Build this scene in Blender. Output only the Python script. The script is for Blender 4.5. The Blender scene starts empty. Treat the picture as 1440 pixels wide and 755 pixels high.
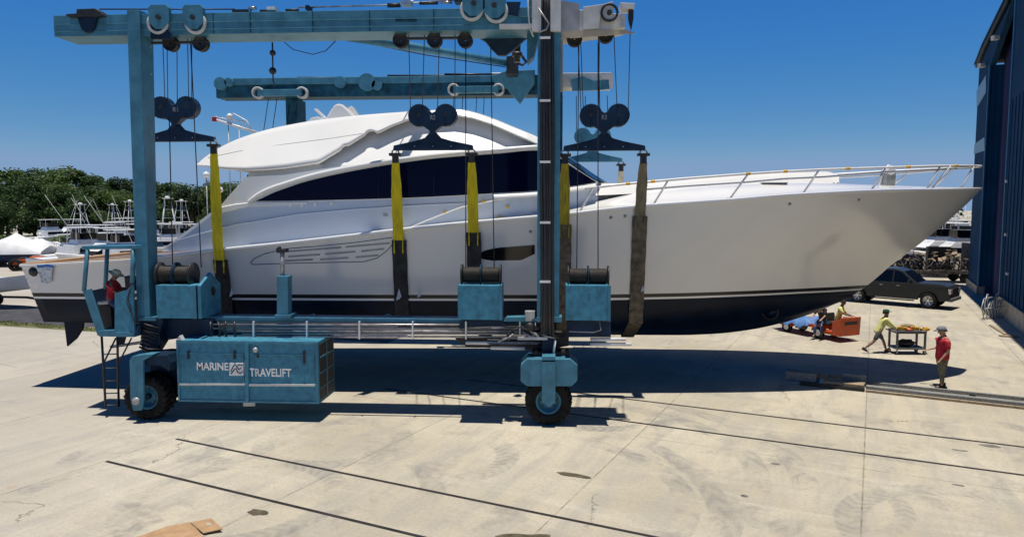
import bpy, bmesh, math, random
from mathutils import Vector, Matrix, noise
R = math.radians
rnd = random.Random(7)
scene = bpy.context.scene
# ------------------------------------------------------------ camera, sky, sun, exposure
F = 1020.0; CAM_Z = 5.5; PSI = R(3.7); PITCH = math.atan(85/1020)
cd = bpy.data.cameras.new('camera'); cam = bpy.data.objects.new('camera', cd)
scene.collection.objects.link(cam); scene.camera = cam
cam.location = (0, 0, CAM_Z); cam.rotation_euler = (R(90)-PITCH, 0, PSI)
cd.sensor_width = 36; cd.lens = F/1440*36; cd.clip_start = 0.1; cd.clip_end = 3000
w = bpy.data.worlds.new('World'); scene.world = w; w.use_nodes = True
nt = w.node_tree; bg = nt.nodes['Background']
sky = nt.nodes.new('ShaderNodeTexSky'); sky.sky_type = 'NISHITA'; sky.sun_disc = False
sky.sun_elevation = R(87); sky.sun_rotation = R(180); sky.air_density = 0.7; sky.dust_density = 0.0; sky.ozone_density = 1.0; sky.altitude = 0
# the photograph's deep saturated noon sky: a per-channel tone curve on the sky colour
sp_ = nt.nodes.new('ShaderNodeSeparateColor'); cb_ = nt.nodes.new('ShaderNodeCombineColor'); nt.links.new(sky.outputs[0], sp_.inputs[0])
for i, (k, p) in enumerate(((1.19, 1.76), (.635, .83), (.602, .161))):
    a_ = nt.nodes.new('ShaderNodeMath'); a_.operation = 'MULTIPLY'; a_.inputs[1].default_value = .085; nt.links.new(sp_.outputs[i], a_.inputs[0])
    b_ = nt.nodes.new('ShaderNodeMath'); b_.operation = 'POWER'; b_.inputs[1].default_value = p; nt.links.new(a_.outputs[0], b_.inputs[0])
    c_ = nt.nodes.new('ShaderNodeMath'); c_.operation = 'MULTIPLY'; c_.inputs[1].default_value = k/.1; nt.links.new(b_.outputs[0], c_.inputs[0])
    if i < 2:
        d_ = nt.nodes.new('ShaderNodeMath'); d_.operation = 'MINIMUM'; d_.inputs[1].default_value = (2.2, 3.5)[i]; nt.links.new(c_.outputs[0], d_.inputs[0]); c_ = d_
    nt.links.new(c_.outputs[0], cb_.inputs[i])
# the sky deepens towards the zenith
g_ = nt.nodes.new('ShaderNodeTexCoord'); z_ = nt.nodes.new('ShaderNodeSeparateXYZ'); nt.links.new(g_.outputs['Generated'], z_.inputs[0])
m_ = nt.nodes.new('ShaderNodeMapRange'); nt.links.new(z_.outputs[2], m_.inputs[0])
for i_, v_ in ((1, .28), (2, .85), (3, 1.0), (4, .30)): m_.inputs[i_].default_value = v_
x_ = nt.nodes.new('ShaderNodeVectorMath'); x_.operation = 'SCALE'; nt.links.new(cb_.outputs[0], x_.inputs[0]); nt.links.new(m_.outputs[0], x_.inputs['Scale'])
nt.links.new(x_.outputs[0], bg.inputs[0]); bg.inputs[1].default_value = 0.1
sl = bpy.data.lights.new('sun', 'SUN'); sl.energy = 5.0; sl.angle = R(0.5); sl.color = (1, .95, .86)
sun = bpy.data.objects.new('sun', sl); scene.collection.objects.link(sun); sun.rotation_euler = (R(3), 0, 0)
scene.view_settings.view_transform = 'Standard'; scene.view_settings.look = 'None'
scene.view_settings.exposure = 0.0; scene.view_settings.gamma = 1.0

# ------------------------------------------------------------ helpers
def ray(x, y):
    u = (x-720)/F; v = (377.5-y)/F; c, s = math.cos(PITCH), math.sin(PITCH)
    fy = c+v*s; fz = -s+v*c; C, S = math.cos(PSI), math.sin(PSI)
    return (u*C-fy*S, u*S+fy*C, fz)
def P(x, y, Y):
    r = ray(x, y); t = Y/r[1]; return Vector((r[0]*t, Y, CAM_Z+r[2]*t))
def G(x, y, z=0.0):
    r = ray(x, y); t = (z-CAM_Z)/r[2]; return Vector((r[0]*t, r[1]*t, z))
def lerp(a, b, t): return a+(b-a)*t
def interp(x, pts):
    if x <= pts[0][0]: return pts[0][1]
    for (a, b), (c, d) in zip(pts, pts[1:]):
        if x <= c: return b+(d-b)*(x-a)/(c-a)
    return pts[-1][1]
def smooth(x, pts):          # monotone-ish cubic
    n = len(pts)
    if x <= pts[0][0]: return pts[0][1]
    if x >= pts[-1][0]: return pts[-1][1]
    i = max(k for k in range(n-1) if pts[k][0] <= x)
    def sl(k):
        if k == 0 or k == n-1:
            j = 0 if k == 0 else n-2
            return (pts[j+1][1]-pts[j][1])/(pts[j+1][0]-pts[j][0])
        a = (pts[k][1]-pts[k-1][1])/(pts[k][0]-pts[k-1][0]); b = (pts[k+1][1]-pts[k][1])/(pts[k+1][0]-pts[k][0])
        return 0 if a*b <= 0 else 2*a*b/(a+b)
    h = pts[i+1][0]-pts[i][0]; t = (x-pts[i][0])/h; a, b = pts[i][1], pts[i+1][1]
    return (2*t**3-3*t*t+1)*a+(t**3-2*t*t+t)*h*sl(i)+(-2*t**3+3*t*t)*b+(t**3-t*t)*h*sl(i+1)

class MB:
    def __init__(s): s.v = []; s.f = []; s.sm = []; s.mi = []
    def add(s, vs, fs, smooth=False, mi=0):
        o = len(s.v); s.v += [Vector(q) for q in vs]
        for f in fs: s.f.append([i+o for i in f]); s.sm.append(smooth); s.mi.append(mi)
        return s
    def box(s, c, d, rz=0, rx=0, ry=0, mi=0):
        M = Matrix.Translation(c) @ Matrix.Rotation(rz, 4, 'Z') @ Matrix.Rotation(ry, 4, 'Y') @ Matrix.Rotation(rx, 4, 'X')
        vs = [M @ Vector((x*d[0]/2, y*d[1]/2, z*d[2]/2)) for x in (-1, 1) for y in (-1, 1) for z in (-1, 1)]
        return s.add(vs, [(0,1,3,2),(4,6,7,5),(0,4,5,1),(2,3,7,6),(0,2,6,4),(1,5,7,3)], mi=mi)
    def span(s, x0, x1, y0, y1, z0, z1, mi=0): return s.box(((x0+x1)/2,(y0+y1)/2,(z0+z1)/2),(abs(x1-x0),abs(y1-y0),abs(z1-z0)), mi=mi)
    def prism(s, poly, off, mi=0):      # poly: 3D points, off: extrusion vector
        n = len(poly); a = [Vector(p) for p in poly]; b = [p+Vector(off) for p in a]
        fs = [tuple(range(n)), tuple(range(2*n-1, n-1, -1))]+[(i, i+n, (i+1) % n+n, (i+1) % n) for i in range(n)]
        return s.add(a+b, fs, mi=mi)
    def pp(s, poly, Y0, Y1, mi=0):      # outline at depth Y0 extruded to Y1
        return s.prism([P(x, y, Y0) for x, y in poly], (0, Y1-Y0, 0), mi)
    def pr(s, x0, y0, x1, y1, Y0, Y1, mi=0): return s.pp([(x0,y0),(x1,y0),(x1,y1),(x0,y1)], Y0, Y1, mi)
    def tube(s, pts, r, n=8, closed=False, mi=0, caps=True):
        pts = [Vector(p) for p in pts]; m = len(pts); rs = r if isinstance(r, (list, tuple)) else [r]*m
        vs = []; prev = None
        for i, p in enumerate(pts):
            if closed: d = pts[(i+1) % m]-pts[i-1]
            else: d = pts[min(i+1, m-1)]-pts[max(i-1, 0)]
            d.normalize()
            if prev is None:
                up = Vector((0, 0, 1)) if abs(d.z) < .9 else Vector((1, 0, 0)); a = d.cross(up).normalized()
            else:
                a = (prev-d*prev.dot(d)); a.normalize()
            prev = a; b = d.cross(a)
            for k in range(n):
                t = 2*math.pi*k/n; vs.append(p+(a*math.cos(t)+b*math.sin(t))*rs[i])
        fs = []
        for i in range(m if closed else m-1):
            j = (i+1) % m
            for k in range(n): fs.append((i*n+k, i*n+(k+1) % n, j*n+(k+1) % n, j*n+k))
        s.add(vs, fs, True, mi)
        if caps and not closed:
            o = len(s.v)-m*n; s.f.append([o+k for k in range(n)][::-1]); s.sm.append(False); s.mi.append(mi)
            s.f.append([o+(m-1)*n+k for k in range(n)]); s.sm.append(False); s.mi.append(mi)
        return s
    def cyl(s, a, b, r, n=16, r2=None, mi=0): return s.tube([a, b], [r, r if r2 is None else r2], n, mi=mi)
    def lathe(s, c, prof, axis='Y', n=28, closed=False, mi=0):   # prof (radius, along)
        vs = []; m = len(prof)
        for k in range(n):
            t = 2*math.pi*k/n; cs, sn = math.cos(t), math.sin(t)
            for r, h in prof:
                q = {'Y': (r*cs, h, r*sn), 'X': (h, r*cs, r*sn), 'Z': (r*cs, r*sn, h)}[axis]
                vs.append(Vector(c)+Vector(q))
        fs = []
        for k in range(n):
            j = (k+1) % n
            for i in range(m if closed else m-1):
                fs.append((k*m+i, k*m+(i+1) % m, j*m+(i+1) % m, j*m+i))
        return s.add(vs, fs, True, mi)
    def grid(s, rows, smooth=True, closed=False, mi=0, flip=False):
        n = len(rows[0]); vs = [p for r in rows for p in r]; fs = []
        for i in range(len(rows)-1):
            for k in range(n if closed else n-1):
                q = (i*n+k, i*n+(k+1) % n, (i+1)*n+(k+1) % n, (i+1)*n+k)
                fs.append(q[::-1] if flip else q)
        return s.add(vs, fs, smooth, mi)
    def build(s, name, mat, parent=None, bev=0, weld=False, label=None):
        me = bpy.data.meshes.new(name); off = WORLD_OFF.get(parent.name, Vector()) if parent else Vector()
        me.from_pydata([tuple(v-off) for v in s.v], [], s.f); me.update()
        me.polygons.foreach_set('use_smooth', s.sm)
        mats = mat if isinstance(mat, list) else [mat]
        for m in mats: me.materials.append(m)
        me.polygons.foreach_set('material_index', s.mi)
        bm = bmesh.new(); bm.from_mesh(me)
        if weld: bmesh.ops.remove_doubles(bm, verts=bm.verts, dist=1e-4)
        bmesh.ops.recalc_face_normals(bm, faces=bm.faces); bm.to_mesh(me); bm.free()
        o = bpy.data.objects.new(name, me); scene.collection.objects.link(o)
        if parent: o.parent = parent; WORLD_OFF[o.name] = off
        if bev:
            b = o.modifiers.new('bevel', 'BEVEL'); b.width = bev; b.segments = 2; b.limit_method = 'ANGLE'; b.angle_limit = R(40)
        if label: o['label'] = label
        return o
WORLD_OFF = {}
def tag(o, label=None, cat=None, group=None, kind=None):
    if label: o['label'] = label
    if cat: o['category'] = cat
    if group: o['group'] = group
    if kind: o['kind'] = kind
    return o
def empty(name, loc, label, cat, group=None, rz=0, local=False):
    o = bpy.data.objects.new(name, None); scene.collection.objects.link(o); o.location = loc; o.rotation_euler = (0, 0, rz)
    o.empty_display_size = .3
    WORLD_OFF[o.name] = Vector() if local else Vector(loc)
    return tag(o, label, cat, group)
def copy_tree(o, parent=None):
    kids = list(o.children); c = o.copy(); scene.collection.objects.link(c); c.parent = parent
    for k in kids: copy_tree(k, c)
    return c
def solo(mb, name, mat, label, cat, group=None, bev=0):   # a thing of one mesh, origin at its base
    xs = [v.x for v in mb.v]; ys = [v.y for v in mb.v]; zs = [v.z for v in mb.v]
    off = Vector(((min(xs)+max(xs))/2, (min(ys)+max(ys))/2, min(zs))); mb.v = [v-off for v in mb.v]
    o = mb.build(name, mat, bev=bev); o.location = off
    return tag(o, label, cat, group)

# ------------------------------------------------------------ materials
def mat(name, col, rough=.5, metal=0, var=.12, scale=3.0, bump=0, coat=0, col2=None, stain=0, bscale=None, spec=None, stretch=None, rust=0):
    m = bpy.data.materials.new(name); m.use_nodes = True; n = m.node_tree; L = n.links
    b = n.nodes['Principled BSDF']; b.inputs['Roughness'].default_value = rough; b.inputs['Metallic'].default_value = metal
    if coat: b.inputs['Coat Weight'].default_value = coat; b.inputs['Coat Roughness'].default_value = .04
    if spec is not None: b.inputs['Specular IOR Level'].default_value = spec
    tc = n.nodes.new('ShaderNodeTexCoord'); src = tc.outputs['Object']
    if stretch:
        mp = n.nodes.new('ShaderNodeMapping'); mp.inputs['Scale'].default_value = stretch; L.new(src, mp.inputs[0]); src = mp.outputs[0]
    nz = n.nodes.new('ShaderNodeTexNoise'); nz.inputs['Scale'].default_value = scale; nz.inputs['Detail'].default_value = 6
    L.new(src, nz.inputs['Vector'])
    rp = n.nodes.new('ShaderNodeValToRGB'); c2 = col2 or tuple(c*(1-var*2.2) for c in col)
    rp.color_ramp.elements[0].position = .32; rp.color_ramp.elements[1].position = .68
    rp.color_ramp.elements[0].color = (*c2, 1); rp.color_ramp.elements[1].color = (*[min(1, c*(1+var)) for c in col], 1)
    L.new(nz.outputs[0], rp.inputs[0]); out = rp.outputs[0]
    if stain or rust:
        n2 = n.nodes.new('ShaderNodeTexNoise'); n2.inputs['Scale'].default_value = scale*1.7; n2.inputs['Detail'].default_value = 9; n2.inputs['Roughness'].default_value = .7
        mp2 = n.nodes.new('ShaderNodeMapping'); mp2.inputs['Scale'].default_value = (1, 1, .35); mp2.inputs['Location'].default_value = (3.1, 7.7, 1.3)
        L.new(tc.outputs['Object'], mp2.inputs[0]); L.new(mp2.outputs[0], n2.inputs['Vector'])
        r2 = n.nodes.new('ShaderNodeValToRGB'); r2.color_ramp.elements[0].position = .56; r2.color_ramp.elements[1].position = .72
        r2.color_ramp.elements[0].color = (0, 0, 0, 1); v = max(stain, rust); r2.color_ramp.elements[1].color = (v, v, v, 1)
        L.new(n2.outputs[0], r2.inputs[0]); mx = n.nodes.new('ShaderNodeMix'); mx.data_type = 'RGBA'
        L.new(r2.outputs[0], mx.inputs['Factor']); L.new(out, mx.inputs['A'])
        mx.inputs['B'].default_value = (.16, .06, .025, 1) if rust else (*[c*.35 for c in col], 1); out = mx.outputs['Result']
    L.new(out, b.inputs['Base Color'])
    mr = n.nodes.new('ShaderNodeMapRange'); mr.inputs['To Min'].default_value = max(0, rough-.08); mr.inputs['To Max'].default_value = min(1, rough+.1)
    L.new(nz.outputs[0], mr.inputs['Value']); L.new(mr.outputs[0], b.inputs['Roughness'])
    if bump:
        n3 = n.nodes.new('ShaderNodeTexNoise'); n3.inputs['Scale'].default_value = bscale or scale*6; n3.inputs['Detail'].default_value = 4; L.new(src, n3.inputs['Vector'])
        bp = n.nodes.new('ShaderNodeBump'); bp.inputs['Strength'].default_value = bump; bp.inputs['Distance'].default_value = .02
        L.new(n3.outputs[0], bp.inputs['Height']); L.new(bp.outputs[0], b.inputs['Normal'])
    return m
M = {}
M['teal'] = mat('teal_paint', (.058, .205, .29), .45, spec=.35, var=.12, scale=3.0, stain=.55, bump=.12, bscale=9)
M['teal_panel'] = mat('weathered_teal_panel', (.054, .23, .335), .5, spec=.3, var=.14, scale=5.5, stain=.7, bump=.25, bscale=5)
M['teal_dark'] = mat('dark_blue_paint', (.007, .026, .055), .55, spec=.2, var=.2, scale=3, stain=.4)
M['teal_mid'] = mat('shade_and_grime_teal_paint', (.014, .085, .135), .55, spec=.2, var=.25, scale=3, stain=.5)  # teal darkened for shade on leg side and far frame; also seams and trim
M['block'] = mat('navy_block_paint', (.005, .026, .065), .5, spec=.25, var=.2, scale=3, stain=.4)
M['grey_paint'] = mat('grey_white_paint', (.55, .55, .52), .5, var=.08, scale=3, stain=.35)
M['grease'] = mat('greasy_black_steel', (.018, .017, .016), .5, var=.3, scale=9, bump=.3)
M['rope'] = mat('steel_wire_rope', (.05, .045, .05), .5, metal=.5, var=.3, scale=30)
M['ropecoil'] = mat('coiled_wire_rope', (.03, .024, .017), .6, metal=.1, var=.4, scale=30, bump=.9, bscale=60, stretch=(3, .3, .3))
M['steel'] = mat('bright_pipe_steel', (.45, .42, .43), .3, metal=.7, var=.2, scale=4)
M['rusty'] = mat('rusty_steel', (.28, .22, .16), .7, var=.3, scale=6, rust=.8)
M['hose'] = mat('black_rubber_hose', (.02, .02, .022), .45, var=.2, scale=5)
M['rubber'] = mat('tyre_rubber', (.019, .018, .017), .85, spec=.2, var=.25, scale=7, bump=.3, bscale=30)
M['yellow'] = mat('yellow_webbing', (.80, .63, .008), .75, var=.12, scale=3, stain=.3, bump=.6, bscale=60, stretch=(6, 1, .6))
M['olive'] = mat('soiled_olive_webbing', (.42, .34, .025), .85, var=.2, scale=4, stain=.5, bump=.6, bscale=60, stretch=(6, 1, .6))
M['khakiweb'] = mat('dusty_khaki_webbing', (.24, .21, .13), .9, var=.2, scale=4, stain=.5, bump=.6, bscale=60, stretch=(6, 1, .6))
M['sleeve'] = mat('black_sling_sleeve', (.035, .034, .033), .85, var=.3, scale=5, bump=.8, bscale=30)
M['tansleeve'] = mat('tan_sling_sleeve', (.15, .125, .085), .9, var=.25, scale=6, bump=.8, bscale=26)
M['cream'] = mat('cream_webbing', (.62, .57, .42), .85, var=.1, scale=5, bump=.4)
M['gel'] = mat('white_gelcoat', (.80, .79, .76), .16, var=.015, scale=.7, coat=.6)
M['hull'] = mat('hull_gelcoat', (.69, .685, .65), .2, var=.02, scale=.5, coat=1, stain=.03)
M['hull'].node_tree.nodes['Principled BSDF'].inputs['Coat IOR'].default_value = 1.6; M['hull'].node_tree.nodes['Principled BSDF'].inputs['Coat Roughness'].default_value = .14
M['gelshade'] = mat('white_gelcoat_shade_tint', (.50, .58, .70), .15, var=.015, scale=.7, coat=.6)  # white gelcoat with bluish shade painted into the colour
M['antifoul'] = mat('dark_navy_bottom_paint', (.0015, .008, .024), .4, spec=.2, var=.25, scale=1.5, stain=.3)
M['black'] = mat('black_stripe', (.008, .008, .01), .3)
M['glass'] = mat('navy_tinted_glass', (.0012, .002, .022), .06, var=.1, scale=.6, spec=.12)
M['blkglass'] = mat('black_hull_glass', (.004, .004, .005), .1, var=.05)
M['louver'] = mat('grey_louver', (.30, .32, .33), .4)
M['teak'] = mat('teak_planking', (.42, .26, .13), .6, var=.15, scale=3, stretch=(1, 12, 1), bump=.2)
M['chrome'] = mat('white_wrapped_rail', (.74, .74, .73), .35, metal=.0, var=.03)
M['tape'] = mat('yellow_masking_tape', (.75, .42, .03), .7)
M['bluetape'] = mat('blue_masking_tape', (.03, .16, .55), .6)
M['plastic'] = mat('crumpled_plastic_sheet', (.62, .66, .68), .3, var=.1, scale=9, bump=1, bscale=9)
M['whitepaint'] = mat('white_lettering', (.8, .8, .78), .6, var=.04)
M['orange'] = mat('orange_cart_paint', (.58, .085, .012), .45, var=.1, scale=3, stain=.4)
M['denim'] = mat('blue_denim', (.035, .075, .19), .9, var=.15, scale=20, bump=.4)
M['navycloth'] = mat('navy_shirt_cloth', (.02, .02, .035), .9, var=.2, scale=12, bump=.4)
M['red'] = mat('red_shirt_cloth', (.45, .014, .03), .85, var=.15, scale=9, bump=.4)
M['hivis'] = mat('pale_yellow_shirt_cloth', (.74, .72, .27), .85, var=.1, scale=9, bump=.4)
M['khaki'] = mat('camouflage_trousers', (.24, .20, .12), .9, col2=(.07, .07, .04), scale=14, bump=.3)
M['greycloth'] = mat('grey_shorts_cloth', (.075, .075, .085), .9, var=.15, scale=9, bump=.3)
M['skin'] = mat('skin', (.45, .25, .17), .55, var=.06, scale=9)
M['darkskin'] = mat('tanned_skin', (.23, .115, .07), .55, var=.06, scale=9)
M['hair'] = mat('dark_hair', (.025, .018, .013), .7)
M['straw'] = mat('straw_hat', (.60, .53, .36), .8, var=.1, scale=20, bump=.4)
M['greyhat'] = mat('grey_cap_cloth', (.20, .21, .22), .9)
M['greenhat'] = mat('dark_green_cap_cloth', (.02, .07, .045), .9)
M['shoe'] = mat('dark_shoe_leather', (.03, .025, .02), .6)
M['cartgrey'] = mat('grey_cart_plastic', (.11, .115, .12), .55, var=.1)
M['carpaint'] = mat('charcoal_car_paint', (.022, .025, .027), .4, var=.05, coat=.15, spec=.25)
M['carglass'] = mat('car_window_glass', (.003, .004, .007), .08, spec=.25)
M['rim'] = mat('alloy_wheel_rim', (.5, .5, .5), .3, metal=.8)
M['lamp'] = mat('headlamp_lens', (.6, .55, .5), .1, coat=1)
M['wood'] = mat('weathered_timber', (.36, .27, .17), .85, var=.25, scale=4, stretch=(1, 10, 6), bump=.4)
M['greywood'] = mat('grey_timber', (.25, .25, .23), .85, var=.2, scale=4, stretch=(1, 10, 6), bump=.4)
M['board'] = mat('brown_cardboard', (.40, .25, .13), .85, var=.1, scale=5, bump=.2)
M['bldg'] = None
M['shedtrim'] = mat('lighter_blue_trim', (.03, .14, .27), .5, spec=.2, var=.1)
M['navycurtain'] = mat('navy_door_curtain', (.006, .012, .075), .6, var=.2, scale=1.5, stretch=(1, 1, .2))
M['pale'] = mat('pale_panel', (.20, .33, .42), .4)
M['kerbc'] = mat('beige_concrete', (.42, .36, .26), .9, var=.15, scale=2, bump=.3)
M['white'] = mat('white_boat_gelcoat', (.78, .78, .76), .3, var=.05, scale=1.5)
M['navy'] = mat('navy_canvas', (.012, .03, .09), .7)
M['galv'] = mat('galvanised_tube', (.42, .42, .41), .45, metal=.4, var=.15, scale=5)
M['rack'] = mat('brown_rusty_stands', (.10, .085, .075), .8, var=.4, scale=5, rust=.5)
M['bark'] = mat('tree_bark', (.09, .07, .05), .9, bump=.5)
def foliage(name, a, b):
    m = mat(name, a, .6, col2=b, scale=.35, var=.15); n = m.node_tree
    p = n.nodes['Principled BSDF']; tr = n.nodes.new('ShaderNodeBsdfTranslucent'); tr.inputs[0].default_value = (a[0]*1.4, a[1]*1.3, a[2], 1)
    mx = n.nodes.new('ShaderNodeMixShader'); mx.inputs[0].default_value = .25
    n.links.new(p.outputs[0], mx.inputs[1]); n.links.new(tr.outputs[0], mx.inputs[2]); n.links.new(mx.outputs[0], n.nodes['Material Output'].inputs[0])
    return m
M['leafA'] = foliage('deep_green_leaves', (.036, .085, .014), (.014, .036, .009))
M['leafB'] = foliage('mid_green_leaves', (.065, .115, .02), (.03, .06, .012))
M['leafC'] = foliage('dark_pine_needles', (.025, .06, .02), (.014, .035, .014))
M['grass'] = foliage('verge_grass', (.12, .15, .04), (.16, .13, .06))
# ------------------------------------------------------------ ground
class NG:      # tiny node-graph writer
    def __init__(s, m): s.n = m.node_tree.nodes; s.l = m.node_tree.links
    def sock(s, node, i, v):
        if hasattr(v, 'is_output'): s.l.new(v, node.inputs[i])
        elif v is not None: node.inputs[i].default_value = v
    def m(s, op, a, b=None, c=None, clamp=False):
        q = s.n.new('ShaderNodeMath'); q.operation = op; q.use_clamp = clamp
        for i, v in enumerate((a, b, c)): s.sock(q, i, v)
        return q.outputs[0]
    def noise(s, vec, scale, detail=4, rough=.5, dist=0):
        q = s.n.new('ShaderNodeTexNoise'); s.l.new(vec, q.inputs['Vector']); q.inputs['Scale'].default_value = scale
        q.inputs['Detail'].default_value = detail; q.inputs['Roughness'].default_value = rough; q.inputs['Distortion'].default_value = dist; return q.outputs[0]
    def ramp(s, v, a, b, lo=0., hi=1.):
        q = s.n.new('ShaderNodeMapRange'); q.interpolation_type = 'SMOOTHSTEP'
        for i, x in enumerate((v, a, b, lo, hi)): s.sock(q, i, x)
        return q.outputs[0]
    def mix(s, f, a, b, mode='MIX'):
        q = s.n.new('ShaderNodeMix'); q.data_type = 'RGBA'; q.blend_type = mode
        s.sock(q, 'Factor', f)
        for k, v in (('A', a), ('B', b)): s.sock(q, k, (*v, 1) if isinstance(v, tuple) else v)
        return q.outputs['Result']
    def comb(s, x, y, z=0.):
        q = s.n.new('ShaderNodeCombineXYZ')
        for i, v in enumerate((x, y, z)): s.sock(q, i, v)
        return q.outputs[0]
def concrete():
    m = bpy.data.materials.new('yard_concrete'); m.use_nodes = True; g = NG(m); b = g.n['Principled BSDF']
    tc = g.n.new('ShaderNodeTexCoord'); ob = tc.outputs['Object']; sp = g.n.new('ShaderNodeSeparateXYZ'); g.l.new(ob, sp.inputs[0]); X, Y = sp.outputs[0], sp.outputs[1]
    U = g.m('SUBTRACT', g.m('MULTIPLY', X, .922), g.m('MULTIPLY', Y, .387)); V = g.m('ADD', g.m('MULTIPLY', X, .387), g.m('MULTIPLY', Y, .922))
    UV = g.comb(U, V)
    # broom-swept slab tone, each slab slightly different
    cell = g.comb(g.m('FLOOR', g.m('DIVIDE', g.m('ADD', U, .1), 4.95)), g.m('FLOOR', g.m('DIVIDE', g.m('SUBTRACT', V, 4.6), 5.2)))
    wn = g.n.new('ShaderNodeTexWhiteNoise'); wn.noise_dimensions = '2D'; g.l.new(cell, wn.inputs['Vector'])
    col = g.mix(g.ramp(g.noise(UV, .16, 5, .6), .3, .7), (.385, .33, .235), (.575, .50, .37))
    col = g.mix(.12, col, g.mix(wn.outputs[0], (.34, .29, .22), (.56, .49, .37)))
    streak = g.noise(g.comb(g.m('MULTIPLY', U, 1.2), g.m('MULTIPLY', V, .22)), 1.6, 8, .65, .6)
    col = g.mix(g.ramp(streak, .38, .70, 0., .7), col, (.35, .315, .26))
    st2 = g.noise(g.comb(g.m('MULTIPLY', U, .25), g.m('MULTIPLY', V, 1.4)), 1.1, 8, .65, .4)
    col = g.mix(g.ramp(st2, .5, .8, 0., .6), col, (.62, .55, .42))
    blot = g.noise(UV, .75, 9, .68, .3); col = g.mix(g.ramp(blot, .54, .70, 0., .7), col, (.27, .235, .19))
    fine = g.noise(UV, 14, 6, .75); col = g.mix(g.ramp(fine, .40, .72, 0., .42), col, (.24, .21, .17))
    grit = g.noise(UV, 60, 3, .7); col = g.mix(g.ramp(grit, .6, .8, 0., .35), col, (.16, .14, .12))
    col = g.mix(g.ramp(g.m('ADD', X, g.m('MULTIPLY', g.noise(UV, .4, 5, .6), 5.)), -3., -11., 0., .45), col, (.37, .335, .30))
    # rust bleeding
    ru = g.noise(UV, .55, 6, .7); ru = g.m('MULTIPLY', g.ramp(ru, .62, .76), g.ramp(g.noise(UV, 5, 5, .7), .42, .65))
    col = g.mix(g.m('MULTIPLY', ru, .5), col, (.33, .17, .07))
    # tyre scuffs: rings of tread prints
    tot = None
    def ring(px, py, r, wd, s, arc=None, n=26):
        nonlocal tot
        c = G(px, py); dx = g.m('SUBTRACT', X, c.x); dy = g.m('SUBTRACT', Y, c.y)
        d = g.m('SQRT', g.m('ADD', g.m('MULTIPLY', dx, dx), g.m('MULTIPLY', dy, dy)))
        e = g.m('ABSOLUTE', g.m('SUBTRACT', d, r)); band = g.ramp(e, wd*.75, wd, 1., 0.)
        ang = g.m('ARCTAN2', dy, dx); tr = g.m('SINE', g.m('ADD', g.m('MULTIPLY', ang, r*n), g.m('MULTIPLY', e, 22.)))
        tread = g.ramp(tr, -.4, .7, .6, 1.)
        msk = g.ramp(g.noise(g.comb(g.m('ADD', X, px*.37), Y), .55, 5, .65), .42, .62)
        v = g.m('MULTIPLY', g.m('MULTIPLY', band, tread), g.m('MULTIPLY', msk, s))
        if arc:
            v = g.m('MULTIPLY', v, g.ramp(g.m('ABSOLUTE', g.m('SUBTRACT', ang, R(arc[0]))), R(arc[1])*.7, R(arc[1]), 1., 0.))
        tot = v if tot is None else g.m('MAXIMUM', tot, v)
    ring(880, 560, 1.9, .22, .75, (-100, 60)); ring(880, 560, 2.45, .22, .8, (-100, 55)); ring(820, 560, 1.2, .25, .7, (-90, 80))
    ring(700, 690, 3.6, .26, .75, (5, 70), 10); ring(700, 690, 4.4, .2, .55, (5, 60), 10); ring(560, 690, 6.1, .26, .6, (10, 60), 10); ring(470, 620, 1.6, .3, .55); ring(330, 700, 1.9, .28, .6)
    ring(200, 640, 1.5, .22, .45); ring(180, 700, 2.2, .28, .6, (160, 120)); ring(1240, 760, 4.6, .24, .5, (80, 60)); ring(1130, 700, 1.7, .2, .45)
    ring(1400, 760, 2.2, .3, .55, (130, 80)); ring(1390, 610, 1.2, .3, .55); ring(250, 585, 1.3, .2, .4); ring(1000, 640, 5.5, .25, .3, None, 8); ring(620, 640, 1.5, .3, .45)
    ring(760, 640, 4.6, .3, .6, (0, 75), 8); ring(760, 640, 5.5, .3, .5, (0, 70), 8); ring(830, 560, 2.9, .25, .8, (-95, 60)); ring(420, 690, 2.6, .3, .6, (100, 120), 8)
    ring(1250, 480, 5, .25, .35, None, 8); ring(1330, 600, 3.4, .3, .45, (200, 120), 8)
    col = g.mix(g.m('MULTIPLY', tot, .85), col, (.17, .165, .155))
    # sawn joints
    def line(c, per, off, wd, s):
        q = g.m('ABSOLUTE', g.m('SUBTRACT', g.m('FRACT', g.m('ADD', g.m('DIVIDE', g.m('SUBTRACT', c, off), per), .5)), .5))
        wob = g.m('MULTIPLY', g.m('SUBTRACT', g.noise(UV, 3, 5, .7), .5), .018/per)
        return g.m('MULTIPLY', g.ramp(g.m('ADD', q, wob), wd/per*.4, wd/per, 1., 0.), s)
    j = g.m('MAXIMUM', line(U, 4.95, 0., .022, 1.), line(V, 10.4, 6.3, .02, .8))
    gap = g.ramp(g.noise(UV, 2.3, 3, .6), .38, .62, .35, 1.)
    col = g.mix(g.m('MULTIPLY', g.m('MULTIPLY', j, gap), .6), col, (.07, .062, .05))
    # a random crack
    vo = g.n.new('ShaderNodeTexVoronoi'); vo.feature = 'DISTANCE_TO_EDGE'; vo.inputs['Scale'].default_value = .16
    g.l.new(g.comb(g.m('ADD', U, g.m('MULTIPLY', g.noise(UV, 1.2, 5, .7), 1.4)), V), vo.inputs['Vector'])
    cr = g.m('MULTIPLY', g.ramp(vo.outputs[0], .0012, .003, 1., 0.), g.ramp(g.noise(UV, .3, 2), .55, .6)); col = g.mix(g.m('MULTIPLY', cr, .7), col, (.08, .07, .06))
    col = g.mix(1., col, (.985, 1.015, 1.05), 'MULTIPLY'); g.l.new(col, b.inputs['Base Color']); b.inputs['Roughness'].default_value = .88; b.inputs['Specular IOR Level'].default_value = .25
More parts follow.
